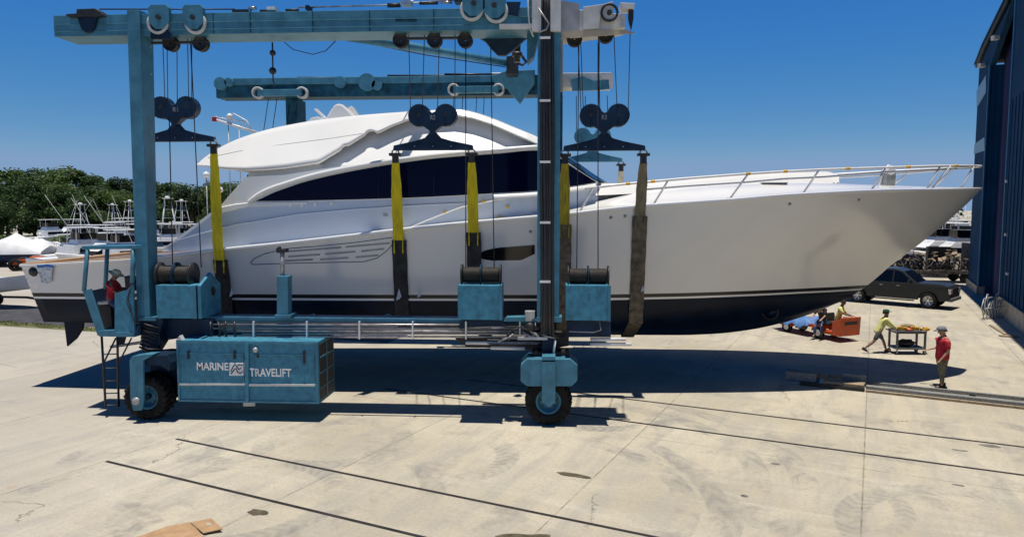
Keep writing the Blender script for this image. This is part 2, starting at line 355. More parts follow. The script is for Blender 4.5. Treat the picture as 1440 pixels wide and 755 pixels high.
    bp = g.n.new('ShaderNodeBump'); bp.inputs['Strength'].default_value = .35; bp.inputs['Distance'].default_value = .01
    g.l.new(g.m('ADD', g.noise(UV, 25, 6, .7), g.m('MULTIPLY', g.noise(UV, 3, 3), 1.5)), bp.inputs['Height']); g.l.new(bp.outputs[0], b.inputs['Normal'])
    return m
M['concrete'] = concrete()
mb = MB(); n = 8
mb.add([(-900, -60, 0), (900, -60, 0), (900, 1500, 0), (-900, 1500, 0)], [(0, 1, 2, 3)])
tag(mb.build('ground', M['concrete']), kind='structure')
M['asphalt'] = mat('asphalt', (.062, .06, .066), .9, var=.25, scale=1.5, bump=.5, bscale=40)
def sheet(pts, z): return MB().add([(x, y, z) for x, y in pts], [tuple(range(len(pts)))])
tag(sheet([(-70, 44.5), (-26, 32.9), (-7, 28.6+.4), (-6, 33), (-26.5, 37.8), (-70, 49.8)], .004).build('road', M['asphalt']), kind='structure')
# grass verge: soil sheet plus blades
vg = [(-70, 43.7), (-26, 32.0), (-17.2, 29.9), (-17.4, 30.9), (-26, 32.95), (-70, 44.6)]
M['verge'] = mat('verge_soil', (.15, .14, .06), .95, col2=(.09, .12, .03), scale=2.5)
tag(sheet(vg, .008).build('verge', M['verge']), kind='structure')
mb = MB()
for i in range(9000):
    t = rnd.random()**.7; x = lerp(-17.3, -48, t); y = lerp(30.0, 37.9, t)+rnd.uniform(0, .85)+.15*math.sin(x*3); h = rnd.uniform(.03, .09); a = rnd.uniform(0, 6.28)
    dx, dy = .02*math.cos(a), .02*math.sin(a); mb.add([(x-dx, y-dy, .008), (x+dx, y+dy, .008), (x+dy*2, y+dx*2, h)], [(0, 1, 2)])
tag(mb.build('verge_grass', M['grass']), 'strip of dry short grass between the concrete yard and the road', 'grass', kind='stuff')
# drainage/rail grooves
M['groove'] = mat('dark_groove_steel', (.022, .017, .017), .6, var=.3, scale=4)
def groove(a, b, wd):
    a, b = Vector(a), Vector(b); d = (b-a).normalized(); nn = Vector((-d.y, d.x, 0))*wd/2
    return MB().add([a-nn+Vector((0,0,.004)), b-nn+Vector((0,0,.004)), b+nn+Vector((0,0,.004)), a+nn+Vector((0,0,.004))], [(0, 1, 2, 3)])
def uv(u, v): return Vector((u*.922+v*.387, -u*.387+v*.922, 0))
for i, (v, u0, u1, wd) in enumerate([(11.6, -14.75, 30, .085), (9.86, -14.8, 30, .085), (17.78, -13.2, 40, .10), (19.92, -11.5, 40, .10), (27.9, 9.0, 40, .10)]):
    tag(groove(uv(u0, v), uv(u1, v), wd).build('ground_groove', M['groove']), kind='structure')
# puddle stains, dirt marks
M['damp'] = mat('damp_stain', (.12, .10, .06), .35, var=.2, scale=6)
def blob(px, py, rx, ry, seed, rot=0, n=26, mt='damp', z=.008):
    c = G(px, py); pts = []
    for k in range(n):
        a = 2*math.pi*k/n; q = 1+.35*(noise.noise((math.cos(a)*1.3+seed, math.sin(a)*1.3, seed*.7)))+.08*math.sin(5*a+seed)
        x, y = rx*q*math.cos(a), ry*q*math.sin(a); pts.append((c.x+x*math.cos(rot)-y*math.sin(rot), c.y+x*math.sin(rot)+y*math.cos(rot)))
    tag(sheet(pts, z).build('ground_stain', M[mt]), kind='structure')
blob(738, 756, .46, .16, 3.1, .1); blob(806, 668, .36, .10, 5.3, -.35); blob(362, 720, .20, .12, 8.8, -.3)
M['chalk'] = mat('faint_dark_scuff', (.20, .185, .16), .9, var=.3, scale=5)
for (px, py, rx, ry, s) in [(1392, 627, .22, .1, 1.2), (1350, 633, .14, .05, 2.2), (1090, 652, .09, .06, 4.4), (1047, 697, .07, .05, 6.2), (1348, 682, .1, .04, 7.7), (585, 547, .08, .05, 9.1)]:
    blob(px, py, rx, ry, s, -.4, 14, 'chalk')

# ------------------------------------------------------------ boat shed at the right
def corr():
    m = bpy.data.materials.new('blue_corrugated_wall'); m.use_nodes = True; g = NG(m); b = g.n['Principled BSDF']
    tc = g.n.new('ShaderNodeTexCoord'); ob = tc.outputs['Object']; sp = g.n.new('ShaderNodeSeparateXYZ'); g.l.new(ob, sp.inputs[0])
    nz = g.noise(ob, .5, 6, .6); col = g.mix(g.ramp(nz, .3, .7), (.003, .034, .09), (.006, .048, .115))
    col = g.mix(g.ramp(g.noise(ob, 3, 6, .7), .6, .8, 0., .4), col, (.008, .03, .07))
    d = g.m('ADD', g.m('MULTIPLY', sp.outputs[0], 1.), g.m('MULTIPLY', sp.outputs[1], 1.))
    wv = g.m('SINE', g.m('MULTIPLY', d, 18.)); bp = g.n.new('ShaderNodeBump'); bp.inputs['Strength'].default_value = .8; bp.inputs['Distance'].default_value = .04
    g.l.new(g.ramp(wv, .2, .8), bp.inputs['Height']); g.l.new(bp.outputs[0], b.inputs['Normal']); g.l.new(col, b.inputs['Base Color']); b.inputs['Roughness'].default_value = .75; b.inputs['Specular IOR Level'].default_value = .1
    return m
M['bldg'] = corr()
fdir = Vector((.387, .922, 0)).normalized(); fn = Vector((-fdir.y, fdir.x, 0))      # along the facade (away), normal faces the yard
F0 = G(1361, 402); F0 = Vector((F0.x, F0.y, 0))                                        # far corner foot
def fac(s, z, out=0): return F0-fdir*s+fn*out+Vector((0, 0, z))                        # s metres towards the camera from the far corner
def face_s(px, py):      # pixel -> (s, z) on the facade plane
    r = Vector(ray(px, py)); o = Vector((0, 0, CAM_Z)); t = (F0-o).dot(fn)/r.dot(fn); p = o+r*t
    return (-(p-F0).dot(fdir), p.z)
bld = empty('boat_shed', F0-fdir*16, 'tall blue corrugated boat shed with curved roof and dark doorway at the right', 'building')
sA, zA = face_s(1376, 96); sB, zB = face_s(1421, 4); sd0, zd0 = face_s(1393, 92); sd1, _ = face_s(1412, 300)
W_ = 44.0; prof = [(0, zA), (sA+(sB-sA)*.35, lerp(zA, zB, .50)), (sB, zB), (sB+4, zB+2.0), (22, zB+3.2), (W_-sB-4, zB+2.0), (W_-sB, zB), (W_, zA)]
def zroof(s): return interp(s, prof)
MB().prism([fac(0, .5), fac(sd0, .5)]+[fac(s, zroof(s)) for s in (sd0, sA+(sB-sA)*.35) if s <= sd0+1e-6][:1]+[fac(0, zA)], -fn*.3).build('corner_wall', M['bldg'], bld)
sR = max(sd1, sd0+3)+0
dz = face_s(1393, 92)[1]
m2 = MB(); m2.prism([fac(sd0, dz), fac(sR, dz+2.5), fac(sR, zroof(sR)), fac(sB, zB), fac(sd0, zroof(sd0))], -fn*.3); m2.build('lintel_wall', M['bldg'], bld)
m2 = MB(); m2.prism([fac(sR, .5), fac(W_, .5), fac(W_, zA)]+[fac(s, z) for s, z in prof[::-1][1:] if s > sR]+[fac(sR, zroof(sR))], -fn*.3); m2.build('front_wall', M['bldg'], bld)
MB().prism([fac(0, 0, .12), fac(sd0, 0, .12), fac(sd0, .55, .12), fac(0, .55, .12)], -fn*.5).build('plinth', M['kerbc'], bld)
MB().prism([fac(sR, 0, .12), fac(W_, 0, .12), fac(W_, .9, .12), fac(sR, .9, .12)], -fn*.5).build('plinth', M['kerbc'], bld)
# far side wall and roof
m2 = MB(); a = fac(0, 0)-fn*.31; m2.prism([a, a-fn*60, a-fn*60+Vector((0,0,zA)), a+Vector((0,0,zA))], -fdir*.3); m2.build('side_wall', M['bldg'], bld)
rf = MB(); rf.grid([[fac(s, z+.15, .35) for s, z in prof], [fac(s, z+.15, -60) for s, z in prof]], smooth=False)
rf.tube([fac(s, z+.05, .15) for s, z in prof], .12, 6); rf.build('roof', M['teal_dark'], bld)
# dark folded curtain in the doorway
rows = [[], []]
for i in range(60):
    s = lerp(sd0, sR, i/59); o = -.9+.22*math.sin(i*1.3)
    rows[0].append(fac(s, 0.02, o)); rows[1].append(fac(s, dz+2.6, o))
MB().grid(rows).build('door_curtain', M['navycurtain'], bld)
m2 = MB(); m2.prism([fac(sd0, .0, -.31), fac(sd0, dz, -.31), fac(sd0, dz, -2.5), fac(sd0, 0, -2.5)], fdir*.2); m2.prism([fac(sR, .0, -.31), fac(sR, dz+2.4, -.31), fac(sR, dz+2.4, -2.5), fac(sR, 0, -2.5)], -fdir*.2); m2.build('door_jamb', M['bldg'], bld)
for q in ([(1374, 128), (1387, 106), (1387, 130), (1374, 152)], [(1371, 203), (1385, 193), (1385, 212), (1370, 217)]):
    MB().prism([fac(*face_s(x, y), .03) for x, y in q], -fn*.02).build('light_panel', M['pale'], bld)
for (x, y) in ((1407, 53), (1387, 92)):
    s, z = face_s(x, y); MB().box(fac(s, z, .25), (.35, .35, .25)).build('flood_lamp', M['grey_paint'], bld, bev=.03)

for s_ in (sd0-.12, sR+.12):
    MB().prism([fac(s_-.12, 0, .06), fac(s_+.12, 0, .06), fac(s_+.12, dz+(2.4 if s_ > sd0 else 0), .06), fac(s_-.12, dz+(2.4 if s_ > sd0 else 0), .06)], -fn*.055).build('door_frame', M['shedtrim'], bld)
for (x, y) in ((1418, 255), (1417, 330), (1419, 385)):
    s_, z = face_s(x, y); MB().box(fac(s_, z, .06), (.14, .14, .14)).build('wall_fitting', M['grey_paint'], bld, bev=.02)
for k in range(26):
    s_ = sR+.9+k*1.0
    if s_ < W_-1: MB().prism([fac(s_-.03, .92, .035), fac(s_+.03, .92, .035), fac(s_+.03, min(zroof(s_)-.4, 11), .035), fac(s_-.03, min(zroof(s_)-.4, 11), .035)], -fn*.033).build('cladding_rib', M['bldg'], bld)
# ------------------------------------------------------------ the yacht (centreline slightly skewed to the gantry)
def YC(x): return 24.5+.044*x
def solve(px, py, hb):        # pixel -> point on the near surface y = YC(x) - hb(x, z)
    Y = 22.0
    for _ in range(14):
        p = P(px, py, Y); Y = .5*Y+.5*(YC(p.x)-hb(p.x, p.z))
    return P(px, py, Y)
HS = [(-16.1, 2.9), (-12, 3.2), (-6, 3.35), (1, 3.38), (5, 3.25), (7.5, 2.98), (9.5, 2.55), (11.2, 1.92), (12.6, 1.2), (13.5, .6), (13.95, .04)]
HW = [(-15.8, 2.85), (-12, 3.0), (-5, 3.12), (0, 3.05), (3.5, 2.55), (6, 1.85), (8, 1.1), (9.3, .58), (10.25, .12), (10.42, .03)]
HC = [(-15.6, 2.75), (-12, 2.9), (-5, 3.0), (0, 2.85), (3.5, 2.3), (6, 1.55), (8, .8), (9.3, .3), (9.9, .03)]
ZC = [(-15.6, 2.02), (-8, 1.95), (0, 2.0), (4, 2.15), (7, 2.35), (9.9, 2.55)]
KEEL = [(-15.55, 1.72), (-8, 1.42), (-2, 1.22), (4, 1.20), (5.3, 1.25), (6.4, 1.38), (7.55, 1.63), (8.7, 2.02), (9.75, 2.5)]
STEM = [(2.5, 9.75), (2.98, 10.42), (3.6, 11.1), (4.26, 11.95), (5.16, 13.0), (5.7, 13.55), (6.12, 13.95)]      # z -> x
hs0 = lambda x, z: smooth(x, HS)
SHPX = [(44, 373), (120, 369), (200, 364), (255, 358), (313, 351), (400, 342), (480, 333), (555, 324), (650, 314), (755, 305), (800, 301), (850, 295), (910, 289), (970, 285), (1040, 280), (1100, 275), (1170, 271), (1240, 268), (1310, 267), (1384, 266)]
SH = []
for px, py in SHPX:
    p = solve(px, py, hs0); SH.append((p.x, p.z))
SH[-1] = (13.95, SH[-1][1])
def zsheer(x): return smooth(x, SH)
ZW = 2.93; X0S = -16.25; X0W = -16.0; XTS = 13.95; XTW = 10.42
def hull_pt(s, f, side=-1, out=0.0):
    zt = lerp(ZW, zsheer(XTS), f); xs = smooth(zt, STEM) if f < 1 else XTS; x0 = lerp(X0W, X0S, f)
    x = lerp(x0, xs, s); fx = X0S+s*(XTS-X0S); wx = X0W+s*(XTW-X0W)
    zsh = zsheer(lerp(X0S, XTS, s)); z = lerp(ZW, zsh, f)
    k = interp(s, [(0, 1.0), (.5, 1.0), (.75, 1.35), (1, 1.5)])
    # slight knuckle amidships
    hb = lerp(smooth(wx, HW), smooth(fx, HS), f**k)
    return Vector((x, YC(x)+side*(hb+out), z))
def hull_hb(x, z):
    s = .5
    for _ in range(12):
        zt = zsheer(lerp(X0S, XTS, s)); f = min(1, max(0, (z-ZW)/(zt-ZW))); ztip = lerp(ZW, zsheer(XTS), f)
        xs = smooth(ztip, STEM) if f < 1 else XTS; x0 = lerp(X0W, X0S, f); s = min(1, max(0, (x-x0)/(xs-x0)))
    p = hull_pt(s, f); return YC(p.x)-p.y
def bottom_hb(x, z):          # below the stripe
    zc = smooth(x, ZC); hc = smooth(x, HC); zk = smooth(x, KEEL); hw = hull_hb(x, ZW)
    if z >= zc: return lerp(hc, hw, (z-zc)/(ZW-zc))
    return max(0, hc*(z-zk)/(zc-zk))
def surf(px, py, out=0.0):
    p = solve(px, py, lambda x, z: (hull_hb(x, z) if z > ZW else bottom_hb(x, z))+out); return p
yacht = empty('motor_yacht', (0, YC(0), 0), 'long white motor yacht hanging in yellow slings from the teal boat hoist', 'yacht')
NS = 90
def half_rows(side):
    rows = []
    for f in [0, .08, .2, .35, .5, .65, .8, .92, 1]:
        rows.append([hull_pt(i/NS, f, side) for i in range(NS+1)])
    return rows
for nm, fr in (('hull', None),):
    mb = MB()
    for side in (-1, 1): mb.grid(half_rows(side))
    # transom
    tr = [[hull_pt(0, f, -1), hull_pt(0, f, 1)] for f in [0, .2, .5, .8, 1]]; mb.grid(tr, smooth=False)
    mb.build('hull', M['hull'], yacht, weld=True)
def low_row(k, side):        # k: 0 keel .. 4 stripe top
    r = []
    for i in range(NS+1):
        s = i/NS
        if k == 'keel': x = lerp(-15.55, 9.75, s); r.append(Vector((x, YC(x), smooth(x, KEEL)))); continue
        if k == 'chine': x = lerp(-15.75, 9.88, s); r.append(Vector((x, YC(x)+side*smooth(x, HC), smooth(x, ZC)))); continue
        xc = lerp(-15.75, 9.88, s); hc = smooth(xc, HC); zc = smooth(xc, ZC)
        w0 = hull_pt(s, 0, side); hw = abs(w0.y-YC(w0.x)); t = k
        z = 2.93-(1-t)*.36; x = lerp(lerp(-15.9, X0W, t), smooth(z, STEM), s); hb = hw-(hw-hc)*(2.93-z)/(2.93-zc)*1.0
        r.append(Vector((x, YC(x)+side*max(.02, hb), z)))
    return r
TA, TB = .5, .68
mb = MB()
for side in (-1, 1): mb.grid([low_row('keel', side), [a.lerp(b, .5)+Vector((0, 0, -.05)) for a, b in zip(low_row('keel', side), low_row('chine', side))], low_row('chine', side), low_row(0.0, side), low_row(TA, side)])
tl = [[low_row(k, -1)[0], low_row(k, 1)[0]] for k in ('chine', 0.0, TA)]; mb.grid(tl, smooth=False)
mb.add([low_row('keel', 1)[0], low_row('chine', -1)[0], low_row('chine', 1)[0]], [(0, 1, 2)])
mb.build('hull_bottom', M['antifoul'], yacht, weld=True)
for nm, a, b, mt in (('white_pinstripe', TA, TB, 'gel'), ('boot_stripe', TB, 1.0, 'black')):
    mb = MB()
    for side in (-1, 1): mb.grid([low_row(a, side), low_row(b, side)])
    mb.grid([[low_row(a, -1)[0], low_row(a, 1)[0]], [low_row(b, -1)[0], low_row(b, 1)[0]]], smooth=False); mb.build(nm, M[mt], yacht)
# sheer rub rail
for side in (-1, 1):
    mb = MB(); r1 = []; r2 = []; r3 = []; r4 = []
    for i in range(NS+1):
        p = hull_pt(i/NS, 1, side, 0); e = .075 if i < NS-1 else .02
        r1.append(p+Vector((0, side*.003, -.05))); r2.append(p+Vector((0, side*e, -.035))); r3.append(p+Vector((0, side*e, .02))); r4.append(p+Vector((0, -side*.06, .055)))
    mb.grid([r1, r2, r3, r4], smooth=False); mb.build('rub_rail', M['gel'], yacht)
# decks: cambered fore deck and side decks, cockpit coaming
def deck_z(x, q):             # q = 0 edge .. 1 centre
    rise = interp(x, [(-12.5, .02), (-4, .05), (0, .28), (2.5, .55), (5.2, .55), (7.5, .42), (9.5, .25), (12, .10), (13.95, .02)])
    return zsheer(x)+rise*interp(q, [(0, 0), (.12, .02), (.2, .1), (.45, .75), (1, 1)])
mb = MB(); rows = []
for q in (-1, -.97, -.88, -.8, -.68, -.55, -.3, 0, .3, .55, .68, .8, .88, .97, 1):
    r = []
    for i in range(70):
        x = lerp(-12.4, 13.93, i/69); hb = max(.0, smooth(x, HS)-.055); r.append(Vector((x, YC(x)+q*hb, deck_z(x, 1-abs(q))+.03)))
    rows.append(r)
mb.grid(rows); mb.build('fore_deck', M['gel'], yacht)
# cockpit sole, coamings with teak caps, transom cap
mb = MB(); mb.grid([[Vector((x, YC(x)+q*(smooth(x, HS)-.4), 2.95)) for x in (-16.0, -14, -12.4)] for q in (-1, 1)], smooth=False); mb.build('cockpit_sole', M['teak'], yacht)
for side in (-1, 1):
    xs = [lerp(-16.22, -12.0, i/10) for i in range(11)]
    o = [Vector((x, YC(x)+side*(smooth(x, HS)+.02), zsheer(x)+.06)) for x in xs]; n_ = [Vector((x, YC(x)+side*(smooth(x, HS)-.36), zsheer(x)+.06)) for x in xs]
    dn = Vector((0, 0, -.05)); mb = MB(); mb.grid([[p+dn for p in o], o, n_, [p+dn for p in n_]], smooth=False)
    mb.build('teak_coaming', M['teak'], yacht)
    mb = MB(); mb.grid([[p+dn*1.2 for p in n_], [Vector((p.x, p.y, 2.95)) for p in n_]], smooth=False); mb.build('coaming_liner', M['gel'], yacht)
mb = MB(); z = zsheer(-16.2); y0 = YC(-16.2); mb.span(-16.27, -15.92, y0-2.5, y0+2.5, z+.0, z+.07); mb.build('transom_cap', M['teak'], yacht, bev=.01)
mb = MB(); mb.span(-15.95, -15.90, y0-2.5, y0+2.5, 2.95, z); mb.build('transom_liner', M['gel'], yacht)
# fishing box / mezzanine seen over the coaming
mb = MB(); mb.span(-12.35, -11.6, YC(-12)-2.4, YC(-12)+2.4, 2.96, 3.9); mb.build('mezzanine', M['gel'], yacht, bev=.05)
# rudders, propeller shafts and strut
for side in (-1, 1):
    yy = YC(-15.8)+side*1.3
    pts = [P(90, 449, YC(-16)-1.3), P(119, 449, YC(-16)-1.3), P(117, 462, YC(-16)-1.3), P(108, 476, YC(-16)-1.3), P(95, 487, YC(-16)-1.3), P(93, 470, YC(-16)-1.3)]
    MB().prism([Vector((p.x, yy-.05, p.z+(.12 if p.z > 1.7 else 0))) for p in pts], (0, .1, 0)).build('rudder', M['antifoul'], yacht, bev=.02)
    MB().cyl((-14.6, yy+.02, .98), (-10.5, yy, 1.62), .05, 10).build('propeller_shaft', M['steel'], yacht)
    MB().prism([Vector((-14.35, yy-.02, 1.0)), Vector((-14.15, yy-.02, 1.05)), Vector((-13.9, yy-.02, 1.75)), Vector((-14.3, yy-.02, 1.75))], (0, .05, 0)).build('shaft_strut', M['antifoul'], yacht)
# bow thruster tunnel
c = surf(1083, 438, .0); mb = MB(); mb.lathe(c+Vector((0, -.02, 0)), [(.0, .06), (.22, .06), (.22, -.01), (.27, -.02), (.27, .05)], 'Y', 24); mb.build('bow_thruster', M['black'], yacht)
# hull styling vent: outline and louvres
mb = MB(); out = [(553, 342), (545, 352), (530, 363), (512, 368), (470, 369), (420, 370), (356, 372), (352, 370), (357, 364), (372, 357), (400, 350), (450, 346), (500, 341), (552, 334)]
mb.tube([surf(x, y, .005) for x, y in out], .011, 6); mb.build('vent_outline', M['teal_mid'], yacht)
for x0, x1, y0, y1 in [(405, 450, 361, 358), (457, 500, 357.5, 354), (508, 540, 353.5, 350), (400, 440, 367, 365), (450, 490, 365, 362.5), (500, 532, 362, 359), (402, 480, 354, 348), (486, 548, 347.5, 342)]:
    mb = MB(); n = 8; a = [surf(lerp(x0, x1, i/n), lerp(y0, y1, i/n)-1.3, .012) for i in range(n+1)]; b = [surf(lerp(x0, x1, i/n), lerp(y0, y1, i/n)+1.1, .012) for i in range(n+1)]
    mb.grid([a, b], smooth=False); mb.build('louvre', M['louver'], yacht)
# dark hull window
mb = MB(); top = [(668, 361), (682, 352), (700, 348.5), (752, 344.5)]; bot = [(668, 362), (690, 366.5), (733, 366), (752, 357)]
xs = [lerp(668, 752, i/14) for i in range(15)]; mb.grid([[surf(x, interp(x, top), .012) for x in xs], [surf(x, interp(x, bot), .012) for x in xs]], smooth=False); mb.build('hull_window', M['blkglass'], yacht)
# small fittings on the topsides
for (x, y) in [(859, 306), (879, 304), (1110, 287), (1207, 281), (746, 326)]:
    p = surf(x, y, .0); MB().lathe(p, [(0, -.025), (.045, -.02), (.05, .0)], 'Y', 10).build('hull_fitting', M['steel'], yacht)
p = surf(47, 382, .0); MB().lathe(p, [(0, -.05), (.13, -.04), (.15, 0)], 'Y', 14).build('hawse_hole', M['black'], yacht)

# ---- deckhouse
def house_hb(x, z): return interp(x, [(-13, 2.95), (-6, 2.95), (-2.5, 2.85), (-.6, 2.6), (1.2, 2.05), (3, 1.6)])-.02*(z-4.2)
HB = [(228, 354), (300, 351), (400, 340), (500, 329), (600, 318), (700, 308), (800, 300), (842, 296)]
HT = [(228, 351), (262, 325), (312, 287), (345, 249), (400, 246), (450, 238), (500, 231), (560, 223), (640, 217), (700, 212), (752, 208), (770, 210), (790, 222), (815, 240), (840, 256)]
xs = [228+(842-228)*i/110 for i in range(111)]
BD = [(228, 353), (262, 330), (300, 301), (345, 288), (400, 285), (500, 282.5), (600, 279), (752, 270.5), (842, 258)]
bdx = lambda x: max(interp(x, BD), interp(x, HT)+.6)
rows = []; lrows = []
for t in [0, .15, .3, .45, .6, .75, .9, 1]:
    rows.append([solve(x, lerp(bdx(x), interp(x, HT), t), house_hb) for x in xs])
    lrows.append([solve(x, lerp(interp(x, HB), bdx(x), t), lambda X, Z: house_hb(X, Z)-(.05*(1-t))) for x in xs])
mir = lambda p: Vector((p.x, 2*YC(p.x)-p.y, p.z))
mb = MB(); mb.grid(lrows); mb.grid([[mir(p) for p in r] for r in lrows]); mb.build('house_side', M['gelshade'], yacht)  # lower house side is white too; its shade is in the base colour
mb = MB(); mb.grid(rows); mb.grid([[mir(p) for p in r] for r in rows])
k = [i for i, x in enumerate(xs) if x <= 764][-1]
mb.grid([rows[-1][:k+1], [mir(p) for p in rows[-1][:k+1]]], smooth=False)
mb.grid([[r[-1] for r in rows], [mir(r[-1]) for r in rows]], smooth=False)
mb.build('deckhouse', M['gel'], yacht)
mb = MB(); ws = rows[-1][k:]; mb.grid([[p.lerp(mir(p), q)+Vector((.45*math.sin(math.pi*q), 0, .04)) for p in ws] for q in [j/10 for j in range(11)]]); mb.build('windscreen', M['glass'], yacht)
# aft bulkhead with dark saloon door
mb = MB(); a = rows[-1][0]; e = rows[-1][[i for i, x in enumerate(xs) if x >= 330][0]]
mb.span(e.x-.3, e.x-.25, YC(e.x)-2.5, YC(e.x)+2.5, 2.96, e.z-.1); mb.build('saloon_door', M['glass'], yacht)
# raised knuckle line moulded along the house side
mb = MB()
ln = [(250, 338), (330, 316), (420, 301), (500, 294), (560, 290), (640, 286), (700, 283)]
mb.tube([solve(x, y, lambda X, Z: house_hb(X, Z)+.0) for x, y in ln], .02, 6); mb.build('moulding', M['gelshade'], yacht)
# window band
WT = [(360, 282.5), (370, 278), (385, 271), (400, 265.5), (425, 257), (450, 250.5), (500, 240), (560, 230), (620, 222.5), (700, 216.5), (752, 212), (775, 216), (800, 232), (838, 256)]
WB = [(360, 283), (400, 282.5), (500, 280.5), (600, 277), (700, 271.5), (752, 268.5), (800, 262.5), (838, 257)]
wx = [360+478*i/70 for i in range(71)]
wr = [[solve(x, lerp(smooth(x, WB), smooth(x, WT), t), lambda X, Z: house_hb(X, Z)+.02) for x in wx] for t in (0, .25, .5, .75, 1)]
for sd in (0, 1):
    mb = MB(); mb.grid([[mir(p) if sd else p for p in r] for r in wr]); wo = mb.build('window_band', M['glass'], yacht)
    if not sd:
        for x in (532, 610, 690):
            MB().tube([solve(x, lerp(smooth(x, WB), smooth(x, WT), t), lambda X, Z: house_hb(X, Z)+.024) for t in (.03, .5, .97)], .008, 5).build('window_joint', M['teal_dark'], wo)
# white eyebrow over the window
mb = MB(); br = [(348, 285), (360, 275), (380, 265), (400, 258.5), (425, 250.5), (450, 244), (500, 234), (560, 224.5), (620, 217.5), (700, 211), (764, 206)]
bx = [348+(764-348)*i/60 for i in range(61)]
A = [solve(x, smooth(x, br)-3.0, lambda X, Z: house_hb(X, Z)+.0) for x in bx]; B = [solve(x, smooth(x, br)-2.2, lambda X, Z: house_hb(X, Z)+.13) for x in bx]
C = [solve(x, smooth(x, br)+3.2, lambda X, Z: house_hb(X, Z)+.13) for x in bx]; D = [solve(x, smooth(x, br)+4.4, lambda X, Z: house_hb(X, Z)+.01) for x in bx]
for sd in (0, 1):
    mb = MB(); mb.grid([[mir(p) if sd else p for p in r] for r in (A, B, C, D)]); mb.build('window_brow', M['gel'], yacht)
mb = MB(); sill = [(300, 295), (330, 289), (350, 286.5), (400, 285.2), (432, 285)]
A = [solve(x, y-2, lambda X, Z: house_hb(X, Z)) for x, y in sill]; B = [solve(x, y-1, lambda X, Z: house_hb(X, Z)+.05) for x, y in sill]; C = [solve(x, y+lerp(7, 1, i/4), lambda X, Z: house_hb(X, Z)+.05) for i, (x, y) in enumerate(sill)]; D = [p+Vector((0, .12, -.03)) for p in C]
mb.grid([A, B, C, D], smooth=False); mb.build('window_sill', M['gel'], yacht)
# bulwark step with diagonal moulding ahead of the aft window and the lit step under the screen
mb = MB(); dg = [(556, 329), (600, 310), (650, 291), (700, 281), (752, 273)]
mb.tube([solve(x, y, lambda X, Z: house_hb(X, Z)+.03) for x, y in dg], .022, 6); mb.build('diagonal_moulding', M['gel'], yacht)
mb = MB(); A = [solve(x, smooth(x, WB)+1.2, lambda X, Z: house_hb(X, Z)+.0) for x in wx if x > 688]; B = [solve(x, smooth(x, WB)+4.5, lambda X, Z: house_hb(X, Z)+.22) for x in wx if x > 688]; C = [solve(x, smooth(x, WB)+9, lambda X, Z: house_hb(X, Z)+.2) for x in wx if x > 688]
mb.grid([A, B, C]); mb.build('screen_ledge', M['gel'], yacht)

# ---- flybridge: overhanging hardtop shell and recessed inner side
def ha(x, z): return interp(x, [(-12.5, 2.1), (-11, 2.5), (-9.5, 2.75), (-4, 2.62), (-1, 2.4), (0, 2.2), (1, 1.9)])-.75*(z-6.7)
def hbb(x, z): return ha(x, z)-.42
UP = [(277, 231), (285, 224), (300, 213), (320, 202), (340, 193.5), (370, 184), (400, 177), (450, 168.5), (500, 163), (560, 158.5), (610, 155.5), (645, 155), (665, 159), (690, 167), (720, 179), (752, 192), (775, 203), (795, 222)]
LO = [(277, 232), (300, 235.5), (320, 238), (345, 239.5), (370, 238.5), (400, 236), (430, 231.5), (447, 229), (478, 210), (482, 204), (488, 204.5), (512, 189.5), (516, 184), (524, 183.5), (530, 187), (550, 177), (575, 167.5), (610, 163.5), (640, 162), (665, 166), (690, 174), (720, 187), (752, 201), (775, 211), (795, 224)]
fx = [277+(795-277)*i/150 for i in range(151)]
ra = [[solve(x, lerp(interp(x, LO), smooth(x, UP), t), ha) for x in fx] for t in (0, .12, .3, .5, .7, .88, 1)]
mb = MB(); inn = [p+Vector((0, .16, -.02)) for p in ra[0]]
cr = []
for q in (.0, .15, .35, .5): cr.append([p.lerp(mir(p), q)+Vector((0, 0, .55*q*(1-q)*min(1, 2*(i/20)))) for i, p in enumerate(ra[-1])])
mb.grid([inn]+ra+cr[1:]); mb.grid([[mir(p) for p in r] for r in [inn]+ra+cr[1:]])
kk = [i for i, x in enumerate(fx) if x <= 447][-1]
mb.grid([inn[:kk+1], [mir(p) for p in inn[:kk+1]]], smooth=False); mb.build('hardtop', M['gel'], yacht)
# scored panel line on the hardtop
pl_ = [(292, 222), (340, 212), (400, 203), (460, 195.5), (510, 188)]
MB().tube([solve(x, y, lambda X, Z: ha(X, Z)+.0) for x, y in pl_], .008, 5).build('panel_line', M['louver'], yacht)
gx = [349+(764-349)*i/90 for i in range(91)]
LS = [(347, 236), (400, 232), (447, 225), (475, 205), (510, 186), (575, 162), (640, 157), (690, 170), (720, 183), (764, 206)]
rb = []
for t in (0, .15, .3, .45, .6, .8, 1):
    rb.append([solve(x, lerp(lerp(interp(x, HT)+2, smooth(x, br)-3.5, min(1, max(0, (x-430)/40))), smooth(x, LS)-2, t), hbb) for x in gx])
mb = MB(); mb.grid(rb); mb.grid([[mir(p) for p in r] for r in rb]); mb.grid([[r[0] for r in rb], [mir(r[0]) for r in rb]], smooth=False); mb.build('flybridge_side', M['gel'], yacht)
sk_ = MB(); q0 = rb[0]; q1 = [solve(x, smooth(x, br)-2, lambda X, Z: house_hb(X, Z)) if x > 430 else solve(x, interp(x, HT), house_hb) for x in gx]
sk_.grid([q0, q1]); sk_.grid([[mir(p) for p in q0], [mir(p) for p in q1]]); sk_.build('flybridge_deck_edge', M['gel'], yacht)
